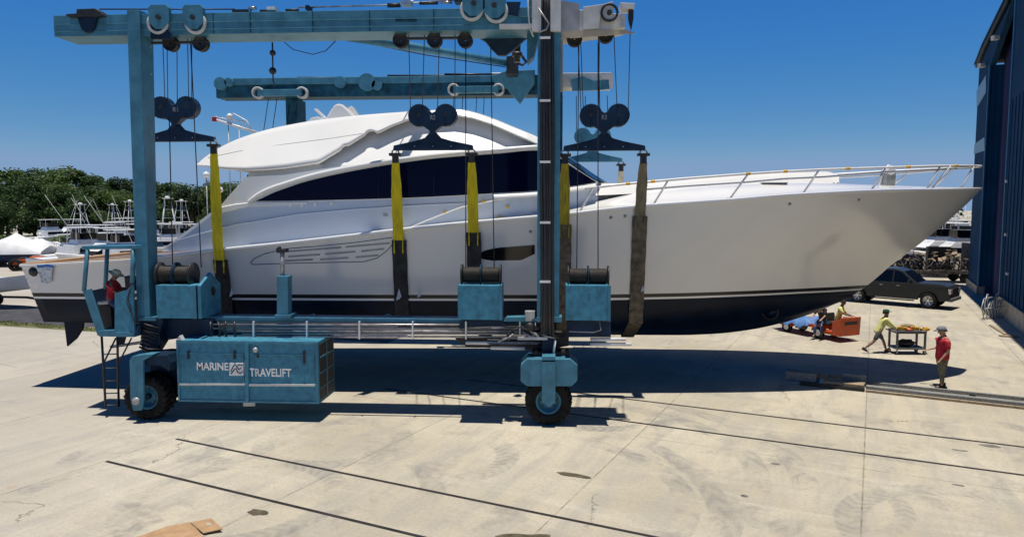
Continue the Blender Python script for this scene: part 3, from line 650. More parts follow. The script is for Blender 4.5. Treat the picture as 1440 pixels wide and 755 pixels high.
# radar fin, wedge and small dome on the hardtop
def yp(name, poly, hb, mt='gel', bev=.02):
    Y = YC(P(*poly[0], 24).x); mb = MB(); mb.pp(poly, Y-hb, Y+hb); return mb.build(name, M[mt], yacht, bev=bev)
yp('radar_fin', [(455, 172), (463, 157), (469, 148.5), (474, 145.5), (481, 147), (489, 154), (500, 166), (505, 172)], .55, bev=.06)
yp('spotlight', [(441, 154), (444, 152.5), (457, 164), (454, 167)], .1, 'gel')
yp('antenna_base', [(489, 152), (494, 149), (497, 153), (507, 168), (500, 168)], .15)
yp('hatch', [(432, 172), (437, 166), (446, 164), (456, 168), (458, 173)], .6)
# small tower of fittings on the front of the hardtop
yp('horn', [(700, 205), (703, 196), (707, 194), (708, 199), (714, 201), (722, 206)], .9, 'louver', .01)

# ---- fore deck: trunk, hatch, windlass, pulpit rails
def tr_hb(x, z): return interp(x, [(0, 1.9), (3, 1.6), (7, 1.15), (9, .6)])-.9*(z-6.2)
TT = [(818, 263), (832, 258.5), (860, 258), (900, 258.5), (960, 254), (1000, 250), (1040, 245.5), (1100, 243.5), (1165, 242), (1178, 245), (1184, 252), (1170, 262)]
TB_ = [(818, 276), (900, 272), (1000, 267), (1100, 264), (1184, 260)]
txs = [818+(1180-818)*i/60 for i in range(61)]
tr_ = [[solve(x, lerp(interp(x, TB_), interp(x, TT), t), tr_hb) for x in txs] for t in (0, .35, .7, 1)]
mb = MB(); rr = tr_+[[p.lerp(mir(p), q)+Vector((0, 0, .1*q)) for p in tr_[-1]] for q in (.2, .5)]
mb.grid(rr); mb.grid([[mir(p) for p in r] for r in rr]); mb.build('trunk_cabin', M['gel'], yacht, weld=True)
for (x0, x1, y) in [(1070, 1106, 257.5), (952, 966, 278)]:
    a, b = P(x0, y, YC(6)-1.6), P(x1, y, YC(6)-1.6); MB().box((a+b)/2, ((b-a).length, .3, .035)).build('deck_fitting', M['louver'], yacht)
wn = P(1248, 262, YC(9.8)); mb = MB(); mb.box(wn+Vector((0, 0, .22)), (.34, .45, .5)); mb.build('windlass_post', M['galv'], yacht, bev=.04)
mb = MB(); mb.tube([wn+Vector((-.28, 0, .0)), wn+Vector((-.14, 0, .52)), wn+Vector((0, 0, .68)), wn+Vector((.2, 0, .62)), wn+Vector((.24, 0, .1))], .035, 8); mb.cyl(wn+Vector((0, -.26, .48)), wn+Vector((0, .26, .48)), .12, 14); mb.build('windlass_roller', M['chrome'], yacht)
wn2 = P(1175, 262, YC(8)-1); MB().cyl(wn2, wn2+Vector((0, 0, .12)), .09, 12).build('cleat', M['galv'], yacht)
rail_in = lambda x: smooth(x, HS)-.22
def rl(px, py): return solve(px, py, lambda X, Z: max(.05, smooth(min(X, 13.6), HS)-.16))
TOP = [(822, 266), (860, 261), (905, 256.5), (960, 251.5), (1045, 245), (1100, 241.5), (1160, 238.5), (1240, 236), (1320, 233.5), (1372, 233.5)]
MID = [(905, 267), (960, 262.5), (1045, 257), (1100, 252), (1160, 249), (1240, 242.5), (1320, 239), (1366, 236)]
STN = [((920, 283), (939, 255)), ((1027, 275), (1052, 245)), ((1130, 270), (1152, 239)), ((1226, 266), (1246, 236)), ((1304, 264), (1322, 234)), ((1311, 264), (1336, 234)), ((1352, 263), (1369, 234)), ((816, 289), (834, 264))]
toe = [hull_pt(s, 1, -1, -.05)+Vector((0, 0, .05)) for s in [0.62+.38*i/30 for i in range(31)]]
for sd in (0, 1):
    f = mir if sd else (lambda p: p)
    ro = MB().tube([f(rl(*q)) for q in TOP], .038, 8).build('top_rail', M['chrome'], yacht)
    MB().tube([f(rl(*q)) for q in MID], .028, 8).build('middle_rail', M['chrome'], yacht)
    for a, b in STN:
        pa, pb = rl(*a), rl(*b); pa.z = zsheer(pa.x)+.04
        so = MB().cyl(f(pa), f(pb), .03, 8).build('stanchion', M['chrome'], yacht)
        MB().box(f(pa), (.22, .1, .03)).build('foot_plate', M['galv'], so)
    if not sd:
        for q in [(883, 258.7), (918, 255.5), (1052, 244.6), (1104, 241.3), (1192, 237.5), (1277, 235), (1344, 233.5)]:
            p = rl(*q); MB().cyl(p-Vector((.06, 0, 0)), p+Vector((.06, 0, .006)), .045, 8).build('tape_wrap', M['tape'], ro)
nose = [rl(1372, 233.5), P(1380, 234, YC(14)), mir(rl(1372, 233.5))]
MB().tube(nose, .038, 8).build('pulpit_nose', M['chrome'], yacht)
# handrail and taped marks along the house
for q in [(625, 298), (680, 283), (714, 291), (703, 305)]:
    p = solve(*q, lambda X, Z: house_hb(X, Z)+.03); MB().box(p, (.09, .03, .07)).build('tape_patch', M['tape'], yacht)
for (x, y) in [(408, 288), (424, 289), (443, 287), (466, 286)]:
    p = solve(x, y, lambda X, Z: house_hb(X, Z)+.02); MB().box(p, (.08, .02, .11), ry=.4*math.sin(x)).build('paper_tab', M['whitepaint'], yacht)
p = solve(542, 303, lambda X, Z: house_hb(X, Z)+.0); MB().box(p, (.12, .03, .06)).build('side_light', M['louver'], yacht)
# ------------------------------------------------------------ the boat hoist
hoist = empty('boat_hoist', (-5.2, 23.4, 0), 'teal four-legged mobile boat hoist on rubber tyres carrying the white yacht', 'boat hoist')
YN, YF = 18.35, 28.45           # front faces of the near and far girders
zb0, zb1 = 9.90, 10.43
XL = P(190, 135, YN).x; XR = P(772, 135, YN).x
def dist_mb(mb, dY): mb.v = [v+Vector((0, dY, 0)) for v in mb.v]; return mb
# -- near girder: teal length and grey painted end
x0 = P(75, 25, YN).x; xw = P(787, 30, YN).x; x1 = P(880, 30, YN).x
mb = MB(); mb.span(x0, xw, YN, YN+.95, zb0, zb1)
mb.box(((x0+xw)/2, YN-.008, zb0+.30), (xw-x0-.1, .016, .02)); mb.box(((x0+xw)/2, YN-.008, zb0+.12), (xw-x0-.1, .016, .02)); mb.build('near_girder', M['teal'], hoist, bev=.015)
mb = MB(); zt = P(880, 12, YN).z; zl = P(800, 52, YN).z
mb.prism([Vector((xw+.002, YN, zl)), Vector((x1, YN, zb0+.02)), Vector((x1, YN, zt-.15)), Vector((xw+.002, YN, zt+.05))], (0, .95, 0)); mb.build('grey_girder_end', M['grey_paint'], hoist, bev=.015)
mb = MB(); mb.pp([(788, 48), (802, 54), (893, 47), (880, 42), (800, 44)], YN-.05, YN-.01); mb.build('end_flange', M['kerbc'], hoist)
mb = MB(); mb.pp([(820, 10), (850, 6), (862, 2), (863, 34), (845, 22), (842, 40), (820, 42)], YN-.09, YN-.01); mb.build('end_cheek', M['grey_paint'], hoist, bev=.01)
mb = MB(); c = P(857, 18, YN-.14); mb.lathe(c, [(.17, 0), (.22, -.02), (.22, .04), (.17, .06)], 'Y', 20); mb.cyl(c+Vector((0,-.04,0)), c+Vector((0,.05,0)), .06, 10); mb.build('end_sheave', M['grease'], hoist)
mb = MB(); mb.pp([(872, 4), (893, 5), (892, 13), (874, 12)], YN-.1, YN+.4); mb.build('end_bracket', M['grey_paint'], hoist, bev=.01)
mb = MB(); mb.pp([(884, 13), (891, 13), (891, 26), (888, 42), (884, 26)], YN-.05, YN+.12); mb.build('end_guide', M['grease'], hoist)
mb = MB(); mb.pp([(789, 1), (813, 5), (816, 8), (814, 18), (812, 50), (789, 52)], YN-.04, YN-.005); mb.build('gusset_plate', M['louver'], hoist)
for x in (300, 352, 440, 520, 610):
    MB().span(P(x, 30, YN).x-.012, P(x, 30, YN).x+.012, YN-.012, YN-.001, zb0+.01, zb1-.01).build('weld_seam', M['teal_mid'], hoist)
MB().pr(556, 26, 586, 31, YN-.014, YN-.004).build('worn_decal', M['teal_mid'], hoist)
# -- far girder
x0f, x1f = P(303, 110, YF).x, P(786, 110, YF).x
zf1, zf0 = P(600, 107, YF).z, P(600, 135, YF).z
mb = MB(); mb.span(x0f, x1f, YF, YF+.9, zf0, zf1); mb.build('far_girder', M['teal_mid'], hoist, bev=.02)  # shading of the far girder face is put into this darker teal
MB().span(x0f+.4, x1f-2.5, YF-.1, YF-.005, zf1-.28, zf1-.02).build('far_girder_rail', M['teal'], hoist, bev=.02)
mb = MB(); mb.span(x1f+.003, P(860, 110, YF).x, YF, YF+.9, zf1-.5, zf1+.05); mb.build('grey_far_girder_end', M['grey_paint'], hoist, bev=.02)
mb = MB(); mb.pp([(803, 112), (820, 108), (835, 114), (858, 112), (858, 125), (840, 127), (805, 128)], YF-.12, YF-.01); mb.build('far_end_cheek', M['teal'], hoist)
mb = MB(); mb.pp([(846, 105), (862, 103), (862, 124), (857, 124), (856, 112), (847, 111)], YF-.16, YF-.13); mb.build('far_end_bracket', M['grey_paint'], hoist)
mb = MB(); mb.pp([(690, 107), (712, 100), (752, 98), (752, 118), (744, 128), (737, 137), (731, 146), (724, 138), (712, 124), (700, 126)], YF-.3, YF-.02); mb.build('far_knee_plate', M['teal'], hoist, bev=.02)
# -- cross girder joining the two sides at the right-hand legs
mb = MB(); mb.span(XR-.35, XR+.35, YN+.96, YF-.02, zb0+.05, zb1+.3); mb.build('cross_girder', M['teal'], hoist, bev=.02)
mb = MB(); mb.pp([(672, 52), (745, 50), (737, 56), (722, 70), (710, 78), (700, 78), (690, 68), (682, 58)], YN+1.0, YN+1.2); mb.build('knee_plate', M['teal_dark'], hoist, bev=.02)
mb = MB(); mb.cyl(P(728, 50, 20.5), P(727, 88, 20.5), .09, 12); mb.cyl(P(727, 74, 20.4), P(727, 80, 20.4), .14, 12); mb.build('tilt_cylinder', M['grease'], hoist)
mb = MB(); mb.pp([(712, 80), (722, 78), (728, 86), (727, 104), (711, 104), (713, 92)], 27.2, 27.9); mb.tube([P(715, 84, 27.4), P(735, 92, 27.3), P(740, 88, 27.2), P(732, 76, 27)], .05, 6); mb.build('pivot_block', M['grease'], hoist)
mb = MB(); mb.cyl(P(490, 52, 20.2), P(716, 89, 27.6), .13, 12); mb.build('diagonal_brace', M['teal'], hoist)
mb = MB(); mb.tube([P(480, 54, 20), P(600, 78, 24), P(720, 96, 27.6)], .018, 6); mb.build('slack_cable', M['rope'], hoist)
mb = MB(); mb.tube([P(400, 60, 19.2), P(412, 70, 19.2), P(440, 77, 19.2), P(458, 72, 19.2), P(472, 58, 19.2)], .012, 6); mb.build('sagging_wire', M['hose'], hoist)
# -- legs
def leg_quad(pf, Yt, Yb, dt, db, name, mt):
    (ax, ay), (bx, by), (cx, cy), (dx, dy) = pf
    A, B = P(ax, ay, Yt), P(bx, by, Yt); C, D = P(cx, cy, Yb), P(dx, dy, Yb)
    vs = [A, B, C, D, A+Vector((0, dt, 0)), B+Vector((0, dt, 0)), C+Vector((0, db, 0)), D+Vector((0, db, 0))]
    return MB().add(vs, [(0,1,2,3),(4,7,6,5),(0,4,5,1),(1,5,6,2),(2,6,7,3),(3,7,4,0)]).build(name, M[mt], hoist, bev=.012)
leg1 = leg_quad([(178, 14), (196, 14), (211, 449), (193, 449)], YN-.10, YN-.10, .62, .42, 'leg', 'teal')
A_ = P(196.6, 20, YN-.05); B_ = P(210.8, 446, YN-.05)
MB().add([A_+Vector((.004, .0, 0)), A_+Vector((.004, .5, 0)), B_+Vector((.004, .32, 0)), B_+Vector((.004, 0, 0)), A_+Vector((.02, .0, 0)), A_+Vector((.02, .5, 0)), B_+Vector((.02, .32, 0)), B_+Vector((.02, 0, 0))], [(0,1,2,3),(7,6,5,4),(0,4,5,1),(1,5,6,2),(2,6,7,3),(3,7,4,0)]).build('shade_plate', M['teal_mid'], leg1)  # plate added over the leg's side face, its dark colour stands for shade
for y in (26, 66, 105, 173, 241, 307, 352):
    p = P(210+(y-26)*.018, y, YN+.35); MB().cyl(p+Vector((-.05, 0, 0)), p+Vector((.03, 0, 0)), .03, 8).build('bolt_head', M['steel'], leg1)
xa, xb = P(756, 160, YN).x, P(788, 160, YN).x
leg2 = MB().span(xa, xb, YN-.10, YN+.45, P(772, 448, YN).z, zb1+1.0).build('leg', M['teal'], hoist, bev=.012)
fx0, fx1 = P(397, 150, YF).x, P(414, 150, YF).x
MB().span(fx0, fx1, YF+.95-.6, YF+1.3, 2.5, zf0-.002).build('leg', M['teal_mid'], hoist, bev=.012)  # far legs: same teal paint, shade painted into the colour
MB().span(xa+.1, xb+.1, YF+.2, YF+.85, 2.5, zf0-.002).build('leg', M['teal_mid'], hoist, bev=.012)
# hose bundle and clamps on the right near leg
for i, (x, r, mt) in enumerate([(762, .042, 'hose'), (766, .045, 'hose'), (769.5, .05, 'grease'), (773.5, .045, 'hose'), (777, .04, 'hose')]):
    mb = MB(); pts = [P(x+.7*math.sin(y*.02+i), y, YN-.16-.02*(i % 2)) for y in range(-20, 471, 35)]
    mb.tube(pts, r, 8); mb.build('hose', M[mt], leg2)
for y in (54, 142, 228, 313, 396): MB().span(P(759, y, YN-.2).x, P(774, y, YN-.2).x, YN-.24, YN-.215, P(760, y+1.6, YN-.2).z, P(760, y-1.6, YN-.2).z).build('hose_clamp', M['whitepaint'], leg2)
mb = MB(); mb.pr(788.5, 56, 791.5, 130, YN+.02, YN+.2); mb.build('rusty_guide_bar', M['kerbc'], leg2)
mb = MB(); mb.pr(787.5, 130, 791, 139, YN+.02, YN+.2); mb.build('guide_foot', M['grease'], leg2)
mb = MB(); mb.pr(748, -40, 761, 44, YN-.28, YN-.12); mb.build('head_box', M['grey_paint'], leg2, bev=.01)
mb = MB(); mb.pr(774, -40, 789, 44, YN-.28, YN-.12); mb.build('head_box', M['grey_paint'], leg2, bev=.01)
mb = MB(); mb.tube([P(742, -30, YN-.2), P(743, 20, YN-.2), P(745, 40, YN-.2), P(750, 52, YN-.2)], .02, 6); mb.build('conduit', M['grey_paint'], leg2)
mb = MB(); mb.tube([P(757, 12, YN-.3), P(766, 25, YN-.32), P(772, 34, YN-.32), P(768, 42, YN-.3), P(758, 46, YN-.3)], .02, 6); mb.build('conduit', M['galv'], leg2)
mb = MB(); mb.pr(702, 34, 748, 40, YN-.22, YN-.1); mb.build('handle_bar', M['grey_paint'], hoist)
mb = MB(); mb.pp([(742, -12), (757, -12), (757, 52), (750, 80), (741, 88), (741, 50)], YN+.5, YN+.95); mb.build('knee_bracket', M['teal'], hoist, bev=.01)
# -- sheave housings on the near girder
def sheave_house(px, flip, py=25, s=1.0, Y=YN, big=False):
    c = P(px, py, Y-.12); mb = MB()
    mb.prism([c+Vector((x*s, 0, z*s)) for x, z in [(-.2, .32), (.2, .32), (.27, .24), (.27, -.12), (.1, -.28), (-.1, -.28), (-.27, -.12), (-.27, .24)]], (0, .14, 0))
    o = mb.build('sheave_housing', M['teal'], hoist, bev=.01)
    MB().lathe(c+Vector((.05*flip, .02, -.13)), [(.21*s, 0), (.28*s, -.01), (.28*s, .05), (.21*s, .07)], 'Y', 24).build('sheave', M['grey_paint'], o)
    MB().cyl(c+Vector((0, -.05, 0)), c+Vector((0, .0, 0)), .06*s, 10).build('sheave_pin', M['grease'], o)
    return o
sheave_house(223, -1); sheave_house(271, 1); sheave_house(666, -1, 5, 1.05); sheave_house(695, 1, 8, 1.05)
MB().pp([(210, 22), (214, 20), (240, 50), (242, 55), (212, 55)], YN-.09, YN-.01).build('bracket_plate', M['teal_dark'], hoist)
MB().pp([(108, 25), (136, 23), (132, 38), (127, 45), (121, 47), (114, 42)], YN-.12, YN-.02).build('lamp_shield', M['teal_dark'], hoist, bev=.02)
MB().pp([(92, 20), (107, 19), (107, 13), (133, 12), (141, 17), (145, 22), (135, 24), (93, 23.5)], YN-.15, YN+.2).build('top_lamp', M['grease'], hoist, bev=.02)
MB().pp([(712, 3), (732, 3), (728, 22), (714, 20)], YN-.1, YN-.02).build('small_plate', M['teal_dark'], hoist)
# pulleys below the near girder
for (x, y) in [(240, 62), (282, 62), (563, 57), (611, 57), (654, 57), (808, 55), (852, 50)]:
    c = P(x, y, YN+.3); mb = MB(); mb.lathe(c, [(.03, -.03), (.17, -.03), (.19, -.06), (.19, .0), (.15, .02), (.15, .06), (.19, .1), (.19, .14), (.03, .14)], 'Y', 20); mb.build('under_pulley', M['grease'], hoist)
for a, b in [((214, 60.5), (292, 60.5)), ((555, 55), (660, 54))]:
    p, q = P(*a, YN+.3), P(*b, YN+.3); MB().box((p+q)/2, ((q-p).length, .12, .05)).build('pulley_hanger', M['grease'], hoist)
# top-of-girder fittings, cables and pipes
mb = MB(); mb.tube([P(140, 13.5, YN+.3), P(330, 13.5, YN+.3)], .018, 6); mb.build('wire_rope', M['rope'], hoist)
mb = MB(); mb.tube([P(420, 11, YN+.3), P(540, 8, YN+.3), P(655, -1, YN+.3)], .022, 6); mb.build('pipe', M['steel'], hoist)
for i, (x, y, L, h, mt) in enumerate([(330, 18, 22, 4, 'grease'), (366, 16, 22, 4, 'grease'), (350, 12, 10, 5, 'steel'), (378, 14, 12, 4, 'chrome'), (402, 15, 18, 4, 'grease'), (345, 19, 8, 10, 'teal'), (432, 13, 5, 6, 'teal_dark'), (300, 20, 5, 3, 'chrome'), (545, 8, 18, 6, 'grease'), (565, 6, 14, 5, 'steel'), (590, 5, 26, 4, 'grease'), (620, 4, 16, 4, 'steel'), (640, 3, 12, 5, 'grease'), (576, 3, 6, 4, 'chrome')]):
    a, b = P(x, y-h/2, YN+.3), P(x+L, y+h/2, YN+.3)
    mb = MB()
    if i % 3: mb.cyl((a.x, YN+.3, (a.z+b.z)/2), (b.x, YN+.3, (a.z+b.z)/2), abs(a.z-b.z)/2, 10)
    else: mb.span(a.x, b.x, YN+.15, YN+.45, a.z, b.z)
    mb.build('top_fitting', M[mt], hoist)
# hanging hook with ball weights
hk = MB(); a = P(383, 60, 19.0); b = P(384, 112, 19.0); hk.tube([a, b], .02, 6)
o = hk.build('hook_chain', M['grease'], hoist)
for y, r in ((75, .085), (100, .10)):
    c = P(383.5, y, 19.0); MB().lathe(c, [(0, -r), (r*.7, -r*.7), (r, 0), (r*.7, r*.7), (0, r)], 'Z', 14).build('chain_weight', M['grease'], o)
c = P(384, 112, 19.0); MB().tube([c, c+Vector((0, 0, -.07)), c+Vector((.05, 0, -.12)), c+Vector((.0, 0, -.16)), c+Vector((-.05, 0, -.13))], .016, 6).build('hook', M['grease'], o)
# far girder fittings
for (x, y, w_) in [(310, 118, 9), (322, 116, 6), (478, 116, 8), (516, 116, 12), (530, 120, 7)]:
    c = P(x, y, YF-.2); mb = MB(); mb.cyl(c+Vector((0, -.05, 0)), c+Vector((0, .15, 0)), w_*.028, 16); mb.build('far_pulley', M['teal'], hoist)
for xa_, xb_, y in [(360, 428, 131), (635, 704, 126.5)]:
    a, b = P(xa_+3, y, YF-.25), P(xb_-3, y, YF-.25); mb = MB(); mb.box((a+b)/2, ((b-a).length, .2, .26)); o = mb.build('twin_sheave_beam', M['teal'], hoist, bev=.02)
    for c in (a, b): MB().lathe(c, [(.16, -.08), (.23, -.1), (.23, .12), (.16, .1)], 'Y', 20).build('sheave', M['grey_paint'], o)
for a, b, y, mt in [(345, 480, 112, 'grease'), (418, 475, 110, 'grease'), (545, 700, 107, 'grease'), (625, 690, 105, 'hose'), (690, 725, 104, 'chrome')]:
    MB().cyl(P(a, y, YF+.2), P(b, y, YF+.2), .045, 8).build('far_top_pipe', M[mt], hoist)
# -- winches (box, two drums of rope, flanges)
def winch(xl, xr, yt, yb, Yw, depth, drum, side_plate=None):
    a, b = P(xl, yt, Yw), P(xr, yb, Yw)
    o = MB().span(a.x, b.x, Yw, Yw+depth, b.z, a.z).build('winch_box', M['teal_panel'], hoist, bev=.012)
    MB().span(b.x-.05, b.x+.025, Yw-.03, Yw+.02, b.z, a.z).build('edge_bar', M['teal'], o)
    (dl, dr, dy, dr_) = drum; c0, c1 = P(dl, dy, Yw+depth*.5), P(dr, dy, Yw+depth*.5); L = c1.x-c0.x
    for i, t in enumerate((0, .5, 1)):
        x = c0.x+L*t; MB().lathe((x, c0.y, c0.z), [(0, -.02), (dr_, -.02), (dr_, .02), (0, .02)], 'X', 28).build('drum_flange', M['teal_dark' if i == 1 else 'grease'], o)
    for t0, t1 in ((.04, .47), (.53, .96)):
        n = 14; pf = []
        for i in range(n*2+1): pf.append((dr_*.70+(.014 if i % 2 else -.006), L*lerp(t0, t1, i/(2*n))))
        MB().lathe((c0.x, c0.y, c0.z), pf, 'X', 28).build('rope_drum', M['ropecoil'], o)
    if side_plate:
        MB().prism([P(x, y, Yw+.05) for x, y in side_plate], (.0, depth, 0)).build('side_cheek', M['teal_panel'], o, bev=.01)
    return o
w1 = winch(218.5, 276, 401, 448, 18.15, .95, (226, 272, 386, .33))
a = P(278, 448, 18.13)
pl = MB(); x = a.x+.02; zb_ = a.z; zt_ = P(278, 402, 18.13).z
pl.prism([Vector((x, 18.13, zb_)), Vector((x, 19.25, zb_)), Vector((x, 19.25, zt_-.05)), Vector((x, 18.72, zt_+.30)), Vector((x, 18.13, zt_))], (.09, 0, 0)); pl.build('cheek_plate', M['teal_panel'], w1, bev=.01)
MB().lathe((x+.1, 18.78, zt_-.2), [(0, .01), (.12, .01), (.12, -.02)], 'X', 18).build('bearing_hole', M['grease'], w1)
w2 = winch(643.5, 705, 401, 450, 18.0, .8, (650, 704, 386, .27))
w3 = winch(795.5, 857, 401, 451, 18.0, .8, (799, 855, 388, .27))
# frames that carry the winches
MB().pr(214, 449, 300, 476, 18.6, 19.1).build('winch_frame', M['block'], hoist)
MB().pr(797, 452, 859, 474, 18.5, 19.0).build('winch_frame', M['block'], hoist)
MB().pr(646, 451, 708, 462, 18.5, 19.0).build('winch_frame', M['block'], hoist)
mb = MB(); mb.tube([P(843, 452, 18.1), P(845, 464, 18.1), P(835, 467, 18.1), P(800, 466, 18.1)], .015, 6); mb.build('hydraulic_line', M['steel'], hoist)
# -- lower tie beam with pipe run (near) and its far twin
zt2 = P(500, 446.5, 18.7).z; zb2 = P(500, 477, 18.7).z; xl2, xr2 = P(289, 450, 18.7).x, P(757, 450, 18.7).x
MB().span(xl2, xr2, 18.7, 19.15, zt2-.13, zt2).build('lower_beam_top', M['teal'], hoist, bev=.03)
MB().span(xl2+.1, xr2, 18.9, 19.1, zb2+.12, zt2-.14).build('lower_beam', M['louver'], hoist)
for i, (y, r, xa_, xb_, mt) in enumerate([(456.5, .028, 300, 760, 'steel'), (461.5, .022, 300, 740, 'galv'), (465.5, .03, 330, 790, 'steel'), (469.5, .02, 340, 760, 'galv'), (473.5, .03, 300, 735, 'steel'), (459, .018, 560, 745, 'grease')]):
    MB().cyl(P(xa_, y, 18.55), P(xb_, y, 18.55), r, 8).build('hydraulic_pipe', M[mt], hoist)
for x in (356, 431, 505, 580, 655, 731): MB().pr(x-1, 452, x+1, 477, 18.44, 18.5).build('pipe_clamp', M['whitepaint'], hoist)
for x in (441, 546): c = P(x, 446, 18.8); MB().tube([c+Vector((-.09, 0, 0)), c+Vector((-.06, 0, .06)), c+Vector((0, 0, .09)), c+Vector((.06, 0, .06)), c+Vector((.09, 0, 0))], .014, 6).build('lifting_eye', M['teal'], hoist)
for i, x in enumerate((296, 306, 318, 330)): 
    MB().tube([P(x, 452, 18.5), P(x+4*math.sin(i*2), 462, 18.45), P(x+2, 478, 18.5)], .028, 6).build('hose', M['hose'], hoist)
MB().span(xl2, xr2, YF+.2, YF+.6, 1.9, 2.5).build('far_lower_beam', M['teal'], hoist, bev=.03)
# cluster of valves and hoses at the foot of the right leg
for i in range(14):
    x0_, y0_ = 722+rnd.random()*66, 452+rnd.random()*16; x1_, y1_ = x0_+rnd.uniform(-28, 28), y0_+rnd.uniform(4, 20)
    MB().tube([P(x0_, y0_, 18.25+rnd.random()*.2), P((x0_+x1_)/2+rnd.uniform(-5, 5), (y0_+y1_)/2+rnd.uniform(-3, 5), 18.2), P(x1_, y1_, 18.3)], rnd.choice((.018, .026, .035)), 6).build('hose', M[rnd.choice(('hose', 'galv', 'hose', 'grease', 'steel'))], hoist)
for i in range(16):
    x0_ = 640+rnd.random()*90; y0_ = 457+rnd.random()*30; L_ = rnd.uniform(25, 75)
    MB().cyl(P(x0_, y0_, 18.5+rnd.random()*.15), P(x0_+L_, y0_+rnd.uniform(-1.5, 1.5), 18.5), rnd.choice((.012, .02, .028)), 6).build('hydraulic_pipe', M[rnd.choice(('steel', 'chrome', 'grease', 'galv', 'hose'))], hoist)
MB().pp([(738, 438), (752, 438), (752, 447), (748, 449), (748, 452), (739, 452)], 18.2, 18.45).build('valve_block', M['galv'], hoist, bev=.01)
MB().pp([(712, 446), (752, 445), (752, 452), (708, 452)], 18.25, 18.6).build('valve_cover', M['teal'], hoist, bev=.01)
c = P(745, 460, 18.15); MB().lathe(c, [(0, -.03), (.1, -.03), (.12, .05), (.12, .2)], 'Y', 16).build('hydraulic_motor', M['grease'], hoist)
MB().pr(728, 474, 770, 478, 18.2, 18.3).build('step_plate', M['grey_paint'], hoist)
MB().pp([(640, 476), (800, 474), (800, 486), (765, 492), (700, 490), (655, 487)], 18.8, 19.1).build('steering_beam', M['grease'], hoist)
for a, b in (((655, 482), (760, 483)), ((690, 489), (738, 490)), ((830, 477), (880, 477)), ((830, 484), (888, 484))):
    MB().cyl(P(*a, 18.6), P(*b, 18.6), .045, 8).build('steering_rod', M['chrome'], hoist)
# -- jack post
mb = MB(); mb.pr(389, 388, 405, 446, 18.45, 18.75); o = mb.build('jack_post', M['teal'], hoist, bev=.02)
MB().cyl(P(397, 390, 18.6), P(397, 354, 18.6), .06, 12).build('jack_rod', M['galv'], o)
MB().pp([(388, 350), (391, 347), (392, 351), (402, 350), (402, 355), (389, 356)], 18.5, 18.7).build('jack_cap', M['grease'], o)
MB().pr(386, 443, 408, 447, 18.4, 18.9).build('jack_foot', M['teal'], o)
# -- wheels
def wheel_at(cx, cy, r, wdt, parent, nlug=22):
    c = Vector((cx, cy, r)); ty = MB()
    h = wdt/2; R0 = r-.045
    ty.lathe(c, [(r*.52, -h*.75), (r*.62, -h*.98), (r*.78, -h*1.04), (r*.9, -h), (R0, -h*.8), (R0, h*.8), (r*.9, h), (r*.78, h*1.04), (r*.62, h*.98), (r*.52, h*.75)], 'Y', 48)
    for k in range(nlug):
        for sgn in (-1, 1):
            a = 2*math.pi*(k+(.5 if sgn > 0 else 0))/nlug; d = Vector((math.cos(a), 0, math.sin(a))); t = Vector((-math.sin(a), 0, math.cos(a)))
            q = []
            for yy, tt, rr_ in ((sgn*.02, .10, r), (sgn*h*.95, -.02, r-.02), (sgn*h*1.06, -.02, r*.84)):
                for w_ in (-.037*r/.6, .037*r/.6):
                    for dr in (-.05, 0.0): q.append(c+d*(rr_+dr)+t*((tt*sgn*0+tt)+w_)+Vector((0, yy, 0)))
            f = []
            for s_ in (0, 4): f += [(s_+0, s_+1, s_+5, s_+4), (s_+2, s_+3, s_+7, s_+6), (s_+1, s_+3, s_+7, s_+5), (s_+0, s_+2, s_+6, s_+4)]
            f += [(0, 1, 3, 2), (8, 9, 11, 10)]; ty.add(q, f)
    o = ty.build('wheel', M['rubber'], parent)
    MB().lathe(c, [(.0, -h*.35), (r*.2, -h*.35), (r*.24, -h*.2), (r*.42, -h*.25), (r*.46, -h*.7), (r*.54, -h*.8), (r*.54, h*.8), (r*.46, h*.7), (r*.4, h*.2), (0, h*.2)], 'Y', 32).build('rim', M['teal'], o)
    hb_ = MB().cyl(c+Vector((0, -h*.75, 0)), c+Vector((0, -h*.2, 0)), r*.14, 16); hb_.build('hub', M['teal_dark'], o)
    for k in range(8):
        a = 2*math.pi*k/8; p = c+Vector((math.cos(a)*r*.33, -h*.28, math.sin(a)*r*.33)); MB().cyl(p, p+Vector((0, -.03, 0)), .018, 6).build('wheel_nut', M['grease'], o)
    return o
wl = G(206, 592); wr_ = G(772, 599)
rL = .60; wLy = wl.y+.34; wRy = wr_.y+.34
wheel_at(P(203, 560, wl.y).x-.02, wLy+.02, rL, .62, hoist)
wheel_at(P(771, 570, wr_.y).x, wRy, rL, .58, hoist)
wheel_at(P(203, 560, wl.y).x, YF+.5, rL, .62, hoist); wheel_at(P(771, 570, wr_.y).x, YF+.5, rL, .6, hoist)
